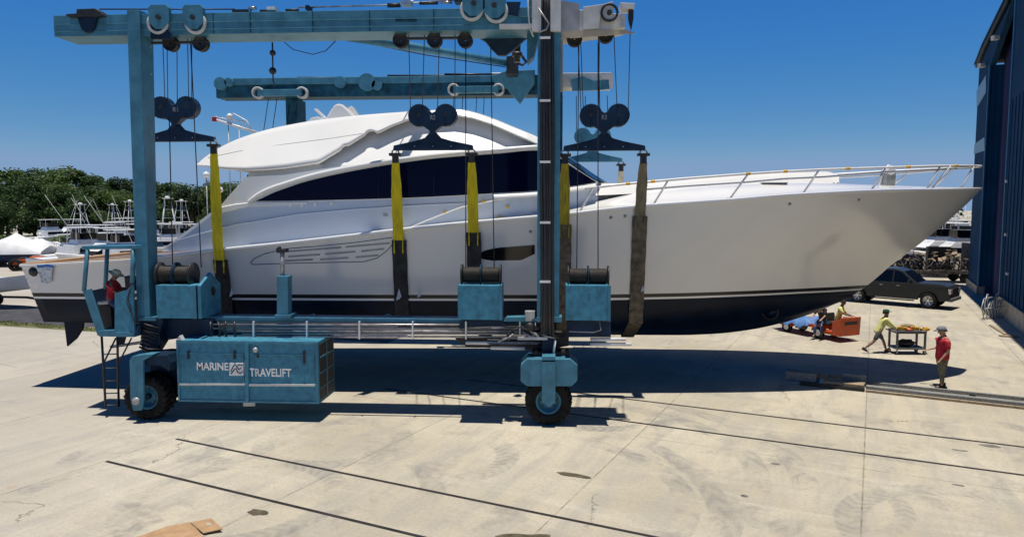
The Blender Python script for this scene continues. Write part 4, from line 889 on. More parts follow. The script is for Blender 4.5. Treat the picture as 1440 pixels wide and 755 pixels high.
# left fork
YW = wl.y-.14
mb = MB(); mb.pp([(182, 506), (201, 506), (202, 560), (199, 577), (187, 577), (183, 560)], YW-.08, YW+.0); mb.pp([(182, 506), (186, 501), (204, 498), (216, 498), (201, 507)], YW-.08, YW+.25)
o = mb.build('wheel_fork', M['teal'], hoist, bev=.012)
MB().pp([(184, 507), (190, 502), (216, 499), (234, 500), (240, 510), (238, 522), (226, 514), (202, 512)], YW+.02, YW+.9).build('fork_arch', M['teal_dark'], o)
MB().lathe(P(191, 564, YW-.1), [(0, -.02), (.1, -.02), (.1, .02)], 'Y', 14).build('axle_cap', M['galv'], o)
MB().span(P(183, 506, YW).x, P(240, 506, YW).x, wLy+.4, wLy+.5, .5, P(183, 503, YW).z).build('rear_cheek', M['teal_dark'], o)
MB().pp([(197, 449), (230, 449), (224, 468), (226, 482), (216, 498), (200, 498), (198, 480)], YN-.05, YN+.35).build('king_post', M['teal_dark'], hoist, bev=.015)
MB().pr(194, 446, 219, 451, YN-.14, YN+.36).build('leg_flange', M['teal'], hoist)
for i in range(9):
    y = 453+i*4.3; MB().tube([P(198+rnd.uniform(-2, 2), y, YN-.12), P(208, y+4+rnd.uniform(-3, 6), YN-.16), P(220+rnd.uniform(0, 6), y+8, YN-.1)], rnd.choice((.018, .026)), 6).build('hose', M[rnd.choice(('hose', 'grease', 'hose', 'rope'))], hoist)
# right fork box
YW2 = wr_.y-.06
mb = MB(); mb.pp([(732, 514), (741, 505), (802, 505), (812, 514), (812, 535), (804, 543), (741, 543), (732, 536)], YW2-.02, YW2+.85); o = mb.build('wheel_fork', M['teal'], hoist, bev=.012)
mb = MB(); mb.pp([(762, 506), (781, 506), (781, 566), (776, 569), (772, 573), (768, 569), (762, 566)], YW2-.1, YW2-.02); mb.pp([(762, 501), (781, 501), (781, 509), (762, 509)], YW2-.1, YW2+.3); mb.build('fork_plate', M['teal'], o, bev=.01)
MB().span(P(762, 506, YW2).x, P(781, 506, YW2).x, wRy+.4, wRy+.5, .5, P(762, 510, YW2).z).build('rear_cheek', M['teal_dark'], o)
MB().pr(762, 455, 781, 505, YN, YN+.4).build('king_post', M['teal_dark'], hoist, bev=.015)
MB().pr(748, 495, 800, 506, YN-.05, YN+.5).build('turntable', M['grease'], hoist)
MB().cyl(P(781, 478, YN-.1), P(778, 500, YN-.1), .03, 8).build('steering_rod', M['chrome'], hoist)
MB().pr(755, 446, 790, 453, YN-.16, YN+.5).build('leg_flange', M['teal'], hoist)
# -- engine container
a, b = P(247, 478, 17.95), P(449, 568, 17.95)
box = MB().span(a.x, b.x, 17.95, 19.25, b.z, a.z).build('engine_house', M['teal_panel'], hoist, bev=.012)
def rim_(x0, y0, x1, y1, t=.035, mt='teal', name='panel_frame'):
    p, q = P(x0, y0, 17.94), P(x1, y1, 17.94)
    mb = MB(); mb.span(p.x, q.x, 17.925, 17.947, p.z-t, p.z); mb.span(p.x, q.x, 17.925, 17.947, q.z, q.z+t); mb.span(p.x, p.x+t, 17.925, 17.947, q.z+t, p.z-t); mb.span(q.x-t, q.x, 17.925, 17.947, q.z+t, p.z-t); return mb.build(name, M[mt], box)
rim_(248, 479.5, 448.5, 567.5, .05)
for (x0, y0, x1, y1) in ((252, 496, 344, 541), (350, 498, 443, 542)): rim_(x0, y0, x1, y1, .018, 'teal', 'door_frame')
MB().pr(344.5, 483, 349.5, 566, 17.90, 17.945).build('centre_post', M['teal_panel'], box)
MB().pr(252, 539.5, 344, 542, 17.905, 17.945).build('door_ledge', M['grey_paint'], box); MB().pr(350, 540.5, 443, 543, 17.905, 17.945).build('door_ledge', M['grey_paint'], box)
for (x, y0, y1) in ((264, 493, 505), (329, 493, 505), (427, 493, 511), (362, 498, 503)): MB().pr(x-1.2, y0, x+1.2, y1, 17.90, 17.945).build('latch', M['grease'], box)
MB().lathe(P(359, 492, 17.93), [(0, -.04), (.06, -.03), (.07, 0)], 'Y', 14).build('filler_cap', M['galv'], box)
MB().pp([(248, 478), (252, 472), (256, 479)], 17.93, 18.1).build('corner_lug', M['grey_paint'], box)
MB().pr(342, 565, 358, 571, 17.93, 18.0).build('bottom_lug', M['galv'], box)
r_ = MB(); xx = b.x+.004
for z in (.85, 1.25, 1.65): r_.span(xx, xx+.02, 18.05, 19.15, z, z+.03)
r_.span(xx, xx+.02, 18.55, 18.6, b.z+.1, a.z-.1); r_.build('end_grille', M['teal'], box)
MB().span(xx-.002, xx+.006, 18.03, 19.17, b.z+.08, a.z-.1).build('end_vent', M['grease'], box)
def text(s, px0, px1, py0, py1, Y, mt, name, parent, ext=.004, off=.0):
    c = bpy.data.curves.new(name, 'FONT'); c.body = s; c.extrude = ext; c.offset = off; t = bpy.data.objects.new(name, c); scene.collection.objects.link(t)
    bpy.context.view_layer.update(); me = bpy.data.meshes.new_from_object(t.evaluated_get(bpy.context.evaluated_depsgraph_get())); bpy.data.objects.remove(t)
    vs = [v.co.copy() for v in me.vertices]; x0, x1 = min(v.x for v in vs), max(v.x for v in vs); y0, y1 = min(v.y for v in vs), max(v.y for v in vs)
    a, b = P(px0, py1, Y), P(px1, py0, Y)
    mb = MB(); mb.add([(a.x+(v.x-x0)/(x1-x0)*(b.x-a.x), Y-v.z, a.z+(v.y-y0)/(y1-y0)*(b.z-a.z)) for v in vs], [tuple(p.vertices) for p in me.polygons])
    bpy.data.meshes.remove(me); return mb.build(name, M[mt], parent)
text('MARINE', 277, 321, 510, 520, 17.935, 'whitepaint', 'lettering', box, off=.02); text('TRAVELIFT', 351, 409.5, 518.5, 529, 17.935, 'whitepaint', 'lettering', box, off=.02)
lg = MB().pr(322.5, 510, 343.5, 528, 17.930, 17.944).build('logo_plate', M['whitepaint'], box, bev=.008)
mb = MB()
for pts in ([(324.5, 522), (328, 515), (331, 512.5), (333.5, 516), (336, 520), (339, 517)], [(325, 525.5), (329, 520), (332, 518), (334, 523), (338, 525), (341, 522)], [(334, 514), (337, 512.5), (341, 513.5)]):
    mb.tube([P(x, y, 17.928) for x, y in pts], .014, 5)
mb.build('logo_wave', M['teal_dark'], lg)
# -- operator's cab and ladder
cab = MB(); cab.pp([(114, 346), (191, 345), (192, 350), (115, 351)], 18.0, 19.3); cabr = cab.build('cab_roof', M['teal'], hoist, bev=.01)
for p, q, Y in (((123, 351), (118, 409), 18.05), ((187, 351), (186, 398), 18.05), ((151, 350), (148, 406), 19.25), ((188, 350), (187, 400), 19.2)):
    MB().cyl(P(*p, Y), P(*q, Y), .055, 6).build('cab_post', M['teal'], hoist)
MB().pp([(116, 409), (127, 406), (146, 466), (137, 472)], 18.02, 18.09).build('cab_edge', M['teal'], hoist, bev=.01)
MB().pp([(161, 413), (178, 408), (187, 399), (189, 473), (161, 466)], 18.02, 18.09).build('cab_side_panel', M['teal_panel'], hoist, bev=.01)
MB().pp([(137, 465), (161, 464), (161, 467), (189, 467), (189, 474), (139, 473)], 18.0, 19.3).build('cab_floor', M['teal'], hoist, bev=.01)
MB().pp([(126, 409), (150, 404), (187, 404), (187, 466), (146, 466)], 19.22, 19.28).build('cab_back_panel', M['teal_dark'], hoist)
MB().pp([(136, 424), (152, 423), (153, 428), (137, 429)], 18.4, 18.9).build('seat_cushion', M['grey_paint'], hoist, bev=.03)
MB().pp([(137, 430), (155, 430), (158, 464), (144, 464)], 18.4, 18.9).build('seat_box', M['grease'], hoist)
MB().pp([(174, 388), (186, 392), (186, 410), (176, 406)], 18.5, 18.9).build('control_console', M['grease'], hoist, bev=.02)
for pts in ([(185, 400), (180, 420), (186, 445), (190, 455)], [(183, 404), (178, 425), (184, 440)]): MB().tube([P(x, y, 17.98) for x, y in pts], .012, 6).build('hose', M['hose'], hoist)
lad = MB().cyl(P(143, 473, 18.1), P(148.5, 571, 18.0), .03, 6).build('ladder_rail', M['grease'], hoist); MB().cyl(P(165, 473, 18.1), P(167, 571, 18.6), .03, 6).build('ladder_rail', M['grease'], hoist)
MB().cyl(P(163, 475, 18.2), P(145, 512, 18.05), .022, 6).build('ladder_strut', M['grease'], hoist); MB().cyl(P(185, 475, 18.3), P(167, 510, 18.2), .022, 6).build('ladder_strut', M['grease'], hoist)
for y in (498, 517, 535, 553, 569): MB().cyl(P(144+(y-473)*.055, y, 18.08), P(165.5, y-.5, 18.3), .018, 6).build('ladder_rung', M['galv'], hoist)

# ------------------------------------------------------------ lifting blocks and slings
def ring_pts(c, r, n=20): return [c+Vector((r*math.cos(2*math.pi*k/n), 0, r*math.sin(2*math.pi*k/n))) for k in range(n)]
def block(px, py, Y, mark, label, cables, mtn='block', far=False, s=1.04):
    c = P(px, py, Y); o = empty('lifting_block', c, label, 'lifting block', 'lifting blocks hung from the boat hoist girders')
    mb = MB()
    for sx in (-1, 1): mb.prism(ring_pts(c+Vector((sx*.36*s, -.15, 0)), .305*s), (0, .3, 0))
    mb.prism([c+Vector((x*s, -.153, z*s)) for x, z in [(-.32, .295), (-.14, .14), (0, .06), (.14, .14), (.32, .295), (.40, -.29), (.24, -.30), (.08, -.42), (.06, -.54), (-.06, -.54), (-.08, -.42), (-.24, -.30), (-.40, -.29)]], (0, .306, 0))
    mb.build('sheave_block', M[mtn], o, bev=.02)
    for sx in (-1, 1): MB().cyl(c+Vector((sx*.36*s, -.17, 0)), c+Vector((sx*.36*s, .17, 0)), .05, 12).build('sheave_axle', M['grease'], o)
    MB().prism([c+Vector((x*s, -.09, z*s)) for x, z in [(-.09, -.46), (.09, -.46), (.22, -.60), (.5, -.68), (1.08, -.80), (1.10, -.93), (-1.10, -.93), (-1.08, -.80), (-.5, -.68), (-.22, -.60)]], (0, .18, 0)).build('spreader_bar', M[mtn], o, bev=.015)
    for x in (-.5, 0, .5): MB().cyl(c+Vector((x*s, -.11, -.86)), c+Vector((x*s, -.088, -.86)), .016, 8).build('pin', M['steel'], o)
    if mark:
        q = 3.6; t = text(mark, px-q, px+q-.5, py-1, py+5.5, Y-.152, 'louver', 'lettering', o)
    yt = (YF if far else YN)+.45
    for dx, x2 in cables:
        MB().cyl(c+Vector((dx*s, 0, .05)), Vector((P(x2, 60 if not far else 135, yt).x, yt, zb0 if not far else zf0)), .011, 6).build('wire_rope', M['rope'], o)
    return o, c
b1, c1 = block(247, 152, 20.6, 'R1', 'left dark lifting block on the near girder, beside the left teal leg', [(-.64, 213), (-.3, 229), (-.22, 235), (.05, 249), (.38, 264), (.46, 270)])
b2, c2 = block(609, 163, 20.6, 'R2', 'middle dark lifting block marked R2 above the yacht window', [(-.62, 575), (-.3, 597), (.12, 618), (.6, 640)])
b3, c3 = block(850, 163, 20.6, 'R3', 'right dark lifting block marked R3 beside the right teal leg', [(-.62, 812), (-.56, 816), (-.12, 841), (-.16, 843), (.34, 863), (.63, 886)])
far = []
for c, lab in ((c1, 'far lifting block behind the hardtop at the stern end'), (c2, 'far lifting block behind the hardtop amidships'), (c3, 'light teal far lifting block seen beyond the yacht windscreen')):
    px_c = c.x; Yb = 27.95; o = empty('lifting_block', (0, 0, 0), lab, 'lifting block', 'lifting blocks hung from the boat hoist girders')
    src = {id(c1): b1, id(c2): b2, id(c3): b3}[id(c)]
    bpy.data.objects.remove(o); o = copy_tree(src); o['label'] = lab
    for k in list(o.children):
        if k.name.startswith(('wire_rope', 'lettering')): bpy.data.objects.remove(k)
        elif c is c3:
            k.data = k.data.copy(); k.data.materials[0] = M['teal']
    dz_ = .15 if c is c3 else -.75; o.location = (c.x, Yb, c.z+dz_)
    for dx in (-.6, -.25, .3, .6):
        MB_ = MB().cyl((c.x+dx, Yb, c.z+dz_), (c.x+dx, YF+.45, zf0), .014, 6)
        WORLD_OFF[o.name] = Vector(o.location); MB_.build('wire_rope', M['rope'], o)
    far.append((c.x, Yb, c.z+dz_))
# long falls down to the winches
for a, b, mt in (((238, 165, 18.9), (243, 384, 18.6), 'rope'), ((268, 60, 18.7), (283, 376, 18.7), 'rope'), ((690, 60, 18.6), (695, 378, 18.5), 'rope'), ((655, 60, 18.7), (655, 380, 18.5), 'rope'), ((814, 60, 18.6), (811, 380, 18.5), 'rope'), ((841, 60, 18.6), (841, 380, 18.5), 'rope')):
    MB().cyl(P(*a), P(*b), .014, 6).build('winch_fall', M[mt], hoist)
def sling(x, ztop, Yn, Yf, ztf, label, my, msl, wtop=.2, wmid=.30, wsl=.42, col2=None, gx=0.0):
    root = empty('lifting_sling', (x, YC(x), 0), label, 'sling', 'webbing slings under the yacht')
    def path(side):
        Y0 = Yn if side < 0 else Yf; z0 = ztop if side < 0 else ztf
        s = (x-X0S)/(XTS-X0S); hb = smooth(x, HS)+.13
        pts = [Vector((x, Y0, z0)), Vector((x, YC(x)+side*hb, zsheer(x)+.02))]
        for z in (zsheer(x)-.15, 4.2, 3.8, 3.4, 3.0):
            if z < zsheer(x)-.1: pts.append(Vector((x, YC(x)+side*(hull_hb(x, z)+.05), z)))
        for z in (2.6,): pts.append(Vector((x, YC(x)+side*(bottom_hb(x, z)+.05), z)))
        zc = smooth(x, ZC); pts.append(Vector((x, YC(x)+side*(smooth(x, HC)+.04), zc-.03)))
        pts.append(Vector((x, YC(x), smooth(x, KEEL)-.05)))
        return pts
    pn = path(-1); pf = path(1)[::-1][1:]
    # cut the near path at length
    def ribbon(pts, w0, w1, th, nm, mt, tap=None):
        # resample
        out = [pts[0]]
        for a, b in zip(pts, pts[1:]):
            n = max(1, int((b-a).length/.15)); out += [a.lerp(b, (i+1)/n) for i in range(n)]
        L = len(out); r1 = []; r2 = []; r3 = []; r4 = []
        for i, p in enumerate(out):
            d = (out[min(i+1, L-1)]-out[max(i-1, 0)]).normalized(); nn = Vector((0, -d.z, d.y)).normalized()
            t = i/(L-1); w_ = lerp(w0, w1, min(1, t*tap) if tap else t)/2; wob = .006*math.sin(i*1.7+x)
            sx = Vector((w_, 0, 0)); o_ = nn*(th/2)
            r1.append(p-sx-o_+Vector((wob, 0, 0))); r2.append(p+sx-o_+Vector((wob, 0, 0))); r3.append(p+sx+o_+Vector((wob, 0, 0))); r4.append(p-sx+o_+Vector((wob, 0, 0)))
        mb = MB(); mb.grid([list(q) for q in zip(r1, r2, r3, r4)], smooth=False, closed=True); mb.add([r1[0], r2[0], r3[0], r4[0]], [(0,1,2,3)]); mb.add([r1[-1], r2[-1], r3[-1], r4[-1]], [(0,1,2,3)])
        return mb.build(nm, M[mt], root)
    gun = pn[1]; cut = gun+Vector((0, .02, -.42)); cut.y = YC(x)-(hull_hb(x, cut.z)+.06)
    ribbon([pn[0]+Vector((0, 0, -.32)), gun, cut], wtop, wmid, .05, 'webbing', my, tap=2.5)
    ribbon([cut+Vector((0, -.035, .1))]+[q for q in pn[2:] if q.z < cut.z-.05]+pf[:-2], wsl, wsl, .06, 'sleeve', msl)
    ribbon([pf[-2], pf[-1]+Vector((0, 0, -.32))][::1], wmid, wtop, .05, 'webbing', my if my not in ('olive', 'khakiweb') else 'cream')
    for side, q in ((-1, pn[0]), (1, pf[-1])):
        MB().span(x-.17, x+.17, q.y-.1, q.y+.1, q.z-.14, q.z-.06).build('shackle_bar', M['grease'], root, bev=.01)
        MB().tube([q+Vector((-.1, 0, -.1)), q+Vector((-.09, 0, .0)), q+Vector((0, 0, .07)), q+Vector((.09, 0, .0)), q+Vector((.1, 0, -.1))], .025, 8).build('shackle', M['galv'], root)
        MB().span(x-.09, x+.09, q.y-.04, q.y+.04, q.z-.34, q.z-.13).build('sling_eye', M['hose'], root)
    for sx in (-1, 1): MB().tube([cut+Vector((sx*wmid*.42, -.09, .1)), cut+Vector((sx*wmid*.42, -.09, -.28))], .018, 6).build('tie_cord', M[my], root)
    return root
zl_ = c1.z-1.0
for (c, dx, lab, my, ms, f) in [
        (c1, -1.05, 'yellow sling half hidden behind the left teal leg, nearest the stern', 'yellow', 'sleeve', far[0]),
        (c1, 1.05, 'yellow sling with black sleeve beside the left winch', 'yellow', 'sleeve', far[0]),
        (c2, -1.05, 'yellow sling crossing the dark window, left of the middle block', 'yellow', 'sleeve', far[1]),
        (c2, 1.05, 'yellow sling crossing the dark window above the middle winch', 'yellow', 'sleeve', far[1]),
        (c3, -1.05, 'olive sling directly right of the right teal leg', 'olive', 'tansleeve', far[2]),
        (c3, 1.05, 'soiled khaki sling with tan sleeve, nearest the bow', 'khakiweb', 'tansleeve', far[2])]:
    sling(c.x+dx*1.04, c.z-.98, 20.6, 27.95, f[2]-.98, lab, my, ms)
# ------------------------------------------------------------ people
def rotx(v, a):      # pitch in the local forward/up plane
    return Vector((v.x*math.cos(a)+v.z*math.sin(a), v.y, -v.x*math.sin(a)+v.z*math.cos(a)))
def skin_mesh(name, verts, edges, radii, mt, parent, root=0, sub=1):
    me = bpy.data.meshes.new(name+'_tmp'); me.from_pydata([tuple(v) for v in verts], edges, []); o = bpy.data.objects.new(name+'_tmp', me); scene.collection.objects.link(o)
    sm = o.modifiers.new('s', 'SKIN'); sm.use_smooth_shade = True
    for i, r in enumerate(radii):
        q = me.skin_vertices[0].data[i]; q.radius = (r, r) if not isinstance(r, tuple) else r; q.use_root = (i == root)
    ss = o.modifiers.new('u', 'SUBSURF'); ss.levels = sub; ss.render_levels = sub
    bpy.context.view_layer.update(); nm = bpy.data.meshes.new_from_object(o.evaluated_get(bpy.context.evaluated_depsgraph_get()))
    bpy.data.objects.remove(o); bpy.data.meshes.remove(me); nm.name = name; nm.materials.clear(); nm.materials.append(M[mt])
    for p in nm.polygons: p.use_smooth = True
    r = bpy.data.objects.new(name, nm); scene.collection.objects.link(r); r.parent = parent; return r
def person(label, loc, heading, height=1.76, lean=0, thighs=((0, 0), (0, 0)), knees=(0, 0), arms=((10, 10), (10, 10)), elbows=(20, 20), head=0,
           skin='skin', shirt='red', trousers='khaki', shorts=False, hat=None, brim=.02, long_sleeve=False, hip=None, hair='hair', build=1.0, vest=False, shoes='shoe', cat='person'):
    k = height/1.76; root = empty('person', loc, label, cat, rz=heading, local=True)
    hipz = hip if hip is not None else .93*k
    V = []; E_ = []; Rr = []
    def add(p, r, par=None):
        V.append(Vector(p)); Rr.append(r*k if not isinstance(r, tuple) else tuple(q*k for q in r)); i = len(V)-1
        if par is not None: E_.append((par, i))
        return i
    L = R(lean); up = lambda d: rotx(Vector((0, 0, d*k)), L)
    pel = Vector((0, 0, hipz)); b = build
    i0 = add(pel, (.145*b, .11*b)); i1 = add(pel+up(.16), (.135*b, .11*b), i0); i2 = add(pel+up(.34), (.155*b, .115*b), i1); i3 = add(pel+up(.47), (.13*b, .09*b), i2)
    nk = pel+up(.56); i4 = add(nk, .055, i3)
    H = R(lean*.4+head); hu = lambda x, z, y=0: rotx(Vector((x*k, y*k, z*k)), H)
    h0 = nk+hu(.02, .07); i5 = add(h0, .07, i4); h1 = nk+hu(.025, .15); i6 = add(h1, .092, i5); h2 = nk+hu(.015, .22); i7 = add(h2, .075, i6)
    ns = add(h1+hu(.115, -.015), .014, i6); jw = add(h0+hu(.06, .0), .035, i5)
    for sd in (-1, 1): add(h1+hu(-.005, -.01, sd*.098), .016, i6)
    J = {}
    for s_, sd in enumerate((1, -1)):         # left, right
        sh = pel+up(.47)+Vector((0, sd*.175*k*b, 0)); a1, ao = arms[s_]; el = elbows[s_]
        ia = add(sh, .062, i3); d1 = rotx(Vector((0, sd*math.sin(R(ao)), -math.cos(R(ao)))), -R(a1)); eb = sh+d1*.29*k
        im = add(sh.lerp(eb, .5), .052, ia); ib = add(eb, .042, im); d2 = rotx(Vector((0, sd*math.sin(R(ao))*.2-sd*.12, -1)).normalized(), -R(a1+el)); wr = eb+d2*.25*k
        ic = add(wr, .026, ib); pm = wr+d2*.075*k; ip = add(pm, (.038, .018), ic)
        sidev = Vector((0, 1, 0)); fw = d2
        for f in range(4):
            o_ = sidev*((f-1.5)*.02*k); ln = (.07, .08, .078, .06)[f]*k
            j = add(pm+fw*.02*k+o_, .0095, ip); j2 = add(pm+fw*(.02*k+ln*.6)+o_+rotx(Vector((.008*k, 0, 0)), 0), .0088, j); add(pm+fw*(.02*k+ln)+o_*1.1+Vector((.022*k, 0, -.006)), .0075, j2)
        t1 = add(wr+fw*.035*k-sidev*sd*.036*k, .011, ic); add(wr+fw*.075*k-sidev*sd*.052*k, .0095, t1)
        J['arm%d' % s_] = (sh, eb, wr)
        hp = pel+Vector((0, sd*.095*k, -.03)); th, to = thighs[s_]; kn = knees[s_]
        ja = add(hp, .092*b, i0); d3 = rotx(Vector((0, sd*math.sin(R(to)), -math.cos(R(to)))), -R(th)); kne = hp+d3*.43*k
        jm = add(hp.lerp(kne, .5), .08*b, ja); jb = add(kne, .056, jm); d4 = rotx(Vector((0, sd*math.sin(R(to))*.3, -1)).normalized(), -R(th-kn)); an = kne+d4*.42*k
        jc = add(kne.lerp(an, .4), .055, jb); jd = add(an, .036, jc); J['leg%d' % s_] = (hp, kne, an, th-kn)
        fp = an+rotx(Vector((.13*k, 0, -.045*k)), -R(max(-40, min(25, (th-kn)*.5)))); add(fp, (.034, .025), jd)
    skin_mesh('body', V, E_, Rr, skin, root)
    # shirt
    V = []; E_ = []; Rr = []; g = .022
    jh = add(pel+up(-.15), (.150*b+g, .125*b+g)); j0 = add(pel+up(-.06), (.155*b+g, .125*b+g), jh); j1 = add(pel+up(.16), (.145*b+g, .12*b+g), j0); j2 = add(pel+up(.34), (.158*b+g, .12*b+g), j1); j3 = add(pel+up(.465), (.14*b+g, .10*b+g), j2); add(nk+up(-.02), .075, j3)
    for s_ in (0, 1):
        sh, eb, wr = J['arm%d' % s_]; a = add(sh, .088, j3); m_ = add(sh.lerp(eb, .55), .074, a); e_ = add(sh.lerp(eb, .95), .066, m_)
        if long_sleeve: f_ = add(eb, .056, e_); h_ = add(eb.lerp(wr, .5), .046, f_); add(eb.lerp(wr, .92), .038, h_)
    skin_mesh('shirt', V, E_, Rr, shirt, root)
    V = []; E_ = []; Rr = []
    j0 = add(pel+up(.06), (.142*b+.008, .115*b+.008)); jx = add(pel+up(-.03), (.15*b+.01, .115*b+.01), j0)
    for s_ in (0, 1):
        hp, kne, an, _ = J['leg%d' % s_]; a = add(hp, .105*b, jx); m_ = add(hp.lerp(kne, .5), .097*b, a); e_ = add(hp.lerp(kne, .92), .085 if shorts else .072, m_)
        if not shorts: f_ = add(kne.lerp(an, .35), .07, e_); add(kne.lerp(an, .92), .058, f_)
    skin_mesh('shorts' if shorts else 'trousers', V, E_, Rr, trousers, root)
    for s_ in (0, 1):
        hp, kne, an, ta = J['leg%d' % s_]; A = -R(max(-40, min(25, ta*.5))); mb = MB()
        pr = [(-.075, -.085, .035), (-.06, -.085, .042), (.05, -.085, .046), (.14, -.082, .048), (.185, -.078, .032), (.195, -.06, .022)]
        rows = []
        for x, zb, wd in pr:
            tp = interp(x, [(-.08, .03), (.02, .04), (.08, -.02), (.19, -.055)])
            rows.append([an+rotx(Vector((x*k, y*k, z*k)), A) for y, z in ((-wd, zb), (-wd, (zb+tp)/2), (-wd*.6, tp), (wd*.6, tp), (wd, (zb+tp)/2), (wd, zb))])
        mb.grid(rows, closed=True); mb.add(rows[0], [(0,1,2,3,4,5)]); mb.add(rows[-1], [(0,1,2,3,4,5)])
        so = mb.build('shoe', M[shoes], None); so.parent = root
    # hair and hat
    rows = []
    c = h1+hu(-.008, .035)
    for i in range(6):
        ph = math.pi/2*i/5; rr_ = .108*k*math.cos(ph)+.002; zz = .105*k*math.sin(ph)
        rows.append([c+rotx(Vector((rr_*math.cos(2*math.pi*j/14)*1.05-(.02 if i == 0 else 0), rr_*math.sin(2*math.pi*j/14), zz-(.04*k if i == 0 and math.cos(2*math.pi*j/14) < .2 else 0))), H) for j in range(14)])
    mb = MB(); mb.grid(rows, closed=True); hh = mb.build('hair', M[hair], None); hh.parent = root
    if hat:
        rows = []; c = h1+hu(-.005, .055)
        prof_ = [(.17+brim, -.012), (.118, .0), (.117, .03), (.108, .075), (.07, .10), (.002, .108)] if brim > .03 else [(.116, -.01), (.118, .02), (.108, .07), (.07, .095), (.002, .10)]
        for r_, z_ in prof_: rows.append([c+rotx(Vector((r_*k*math.cos(2*math.pi*j/20), r_*k*math.sin(2*math.pi*j/20), z_*k)), H) for j in range(20)])
        mb = MB(); mb.grid(rows, closed=True)
        if brim <= .03:
            mb.add([c+rotx(Vector(q)*k, H) for q in [(.10, -.075, .0), (.155, -.07, -.008), (.195, -.035, -.014), (.20, 0, -.015), (.195, .035, -.014), (.155, .07, -.008), (.10, .075, .0), (.10, .075, .016), (.155, .07, .008), (.195, .035, .002), (.20, 0, .001), (.195, -.035, .002), (.155, -.07, .008), (.10, -.075, .016)]], [(0,1,2,3,4,5,6), (13,12,11,10,9,8,7), (0,13,12,1), (1,12,11,2), (2,11,10,3), (3,10,9,4), (4,9,8,5), (5,8,7,6)])
        ho = mb.build('hat', M[hat], None); ho.parent = root
    return root
# worker in red standing beside the timbers
rp = G(1323, 543.5); rm = person('man in red shirt, grey cap and camouflage trousers standing at the far right', (rp.x, rp.y, .0), R(172), 1.86, lean=-2, thighs=((3, 3), (-4, 4)), knees=(3, 3), arms=((-6, 10), (4, 8)), elbows=(38, 70), head=14, shirt='red', trousers='khaki', hat='greyhat', build=1.32); rm.scale = (1.1, 1.1, 1)
yp_ = G(1236, 496); person('worker in pale yellow shirt, shorts and dark cap pushing the grey trolley', (yp_.x-.05, yp_.y, .0), R(2), 1.78, lean=26, thighs=((34, 3), (-30, 3)), knees=(14, 22), arms=((42, 4), (46, 4)), elbows=(14, 10), head=-14, shirt='hivis', trousers='greycloth', shorts=True, hat='greenhat', long_sleeve=True, hip=.86, skin='darkskin')
# operator in the cab
op = P(157, 425, 18.55); person('hoist operator in red shirt and wide straw hat inside the control cab', (op.x, 18.55, op.z-.05), R(5), 1.7, lean=6, thighs=((62, 4), (58, 4)), knees=(75, 72), arms=((25, 8), (34, 8)), elbows=(55, 48), head=22, shirt='red', trousers='denim', hat='straw', brim=.05, hip=.12, skin='darkskin')
# ------------------------------------------------------------ utility trolley with hoses
def local_root(name, loc, rz, label, cat, group=None): return empty(name, loc, label, cat, group, rz, local=True)
cg = (G(1262, 499)+G(1299, 499))/2
tr = local_root('trolley', (cg.x, cg.y+.33, 0), R(3), 'grey two-shelf trolley loaded with yellow hoses being pushed by the worker', 'trolley')
MB().span(-.56, .56, -.33, .33, .80, .86).build('top_shelf', M['cartgrey'], tr, bev=.015)
for y in (-.33, .33): MB().span(-.56, .56, y-.02, y+.02, .862, .91).build('shelf_lip', M['cartgrey'], tr, bev=.008)
MB().span(-.56, .56, -.33, .33, .20, .27).build('bottom_shelf', M['cartgrey'], tr, bev=.015)
for x in (-.52, .52):
    for y in (-.29, .29):
        MB().span(x-.035, x+.035, y-.035, y+.035, .272, .798).build('leg', M['cartgrey'], tr, bev=.01)
        MB().lathe((x, y, .075), [(0, -.02), (.06, -.02), (.075, -.012), (.075, .012), (.06, .02), (0, .02)], 'Y', 16).build('caster', M['rubber'], tr)
        MB().span(x-.03, x+.03, y-.032, y-.024, .06, .198).build('caster_fork', M['galv'], tr)
MB().tube([(-.56, -.25, .84), (-.70, -.25, .90), (-.72, 0, .91), (-.70, .25, .90), (-.56, .25, .84)], .02, 8).build('push_handle', M['cartgrey'], tr)
def lump(name, mt, label, cat, loc, r, sq=(1, 1, .5), group=None, seed=0):
    mb = MB(); rows = []
    for i in range(9):
        ph = math.pi*i/8; row = []
        for j in range(16):
            th = 2*math.pi*j/16; d = Vector((math.sin(ph)*math.cos(th), math.sin(ph)*math.sin(th), math.cos(ph))); q = 1+.3*noise.noise(d*2.2+Vector((seed, 0, 0)))
            row.append(Vector(loc)+Vector((d.x*r*sq[0]*q, d.y*r*sq[1]*q, (d.z+1)*r*sq[2]*q)))
        rows.append(row)
    mb.grid(rows, closed=True); return solo(mb, name, M[mt], label, cat, group)
bx, by = cg.x, cg.y+.33
def coil(cx, cy, z, r, n, mt, label):
    pts = [Vector((cx+math.cos(t*.6)*r*(1+.12*math.sin(t*1.7)), cy+math.sin(t*.6)*r*.8, z+.03+t*.004+.02*math.sin(t*2.1))) for t in range(int(n*10.5))]
    return solo(MB().tube(pts, .024, 8), 'hose_coil', M[mt], label, 'hose')
coil(bx-.22, by-.02, .87, .16, 3, 'tape', 'yellow hose coil on the left end of the trolley top')
coil(bx+.26, by+.02, .87, .17, 3, 'tape', 'yellow hose coil on the right half of the trolley top')
coil(bx+.62, by-.05, .86, .15, 2.4, 'tape', 'yellow hose coil hanging over the right edge of the trolley')
lump('tool_bag', 'orange', 'small orange-brown bag between the yellow hoses on the trolley', 'bag', (bx+.02, by-.1, .87), .11, seed=1)
lump('cloth_bundle', 'wood', 'brown crumpled bundle lying on top of the trolley hoses', 'bundle', (bx+.05, by+.12, .98), .2, (1.3, .8, .3), seed=2)
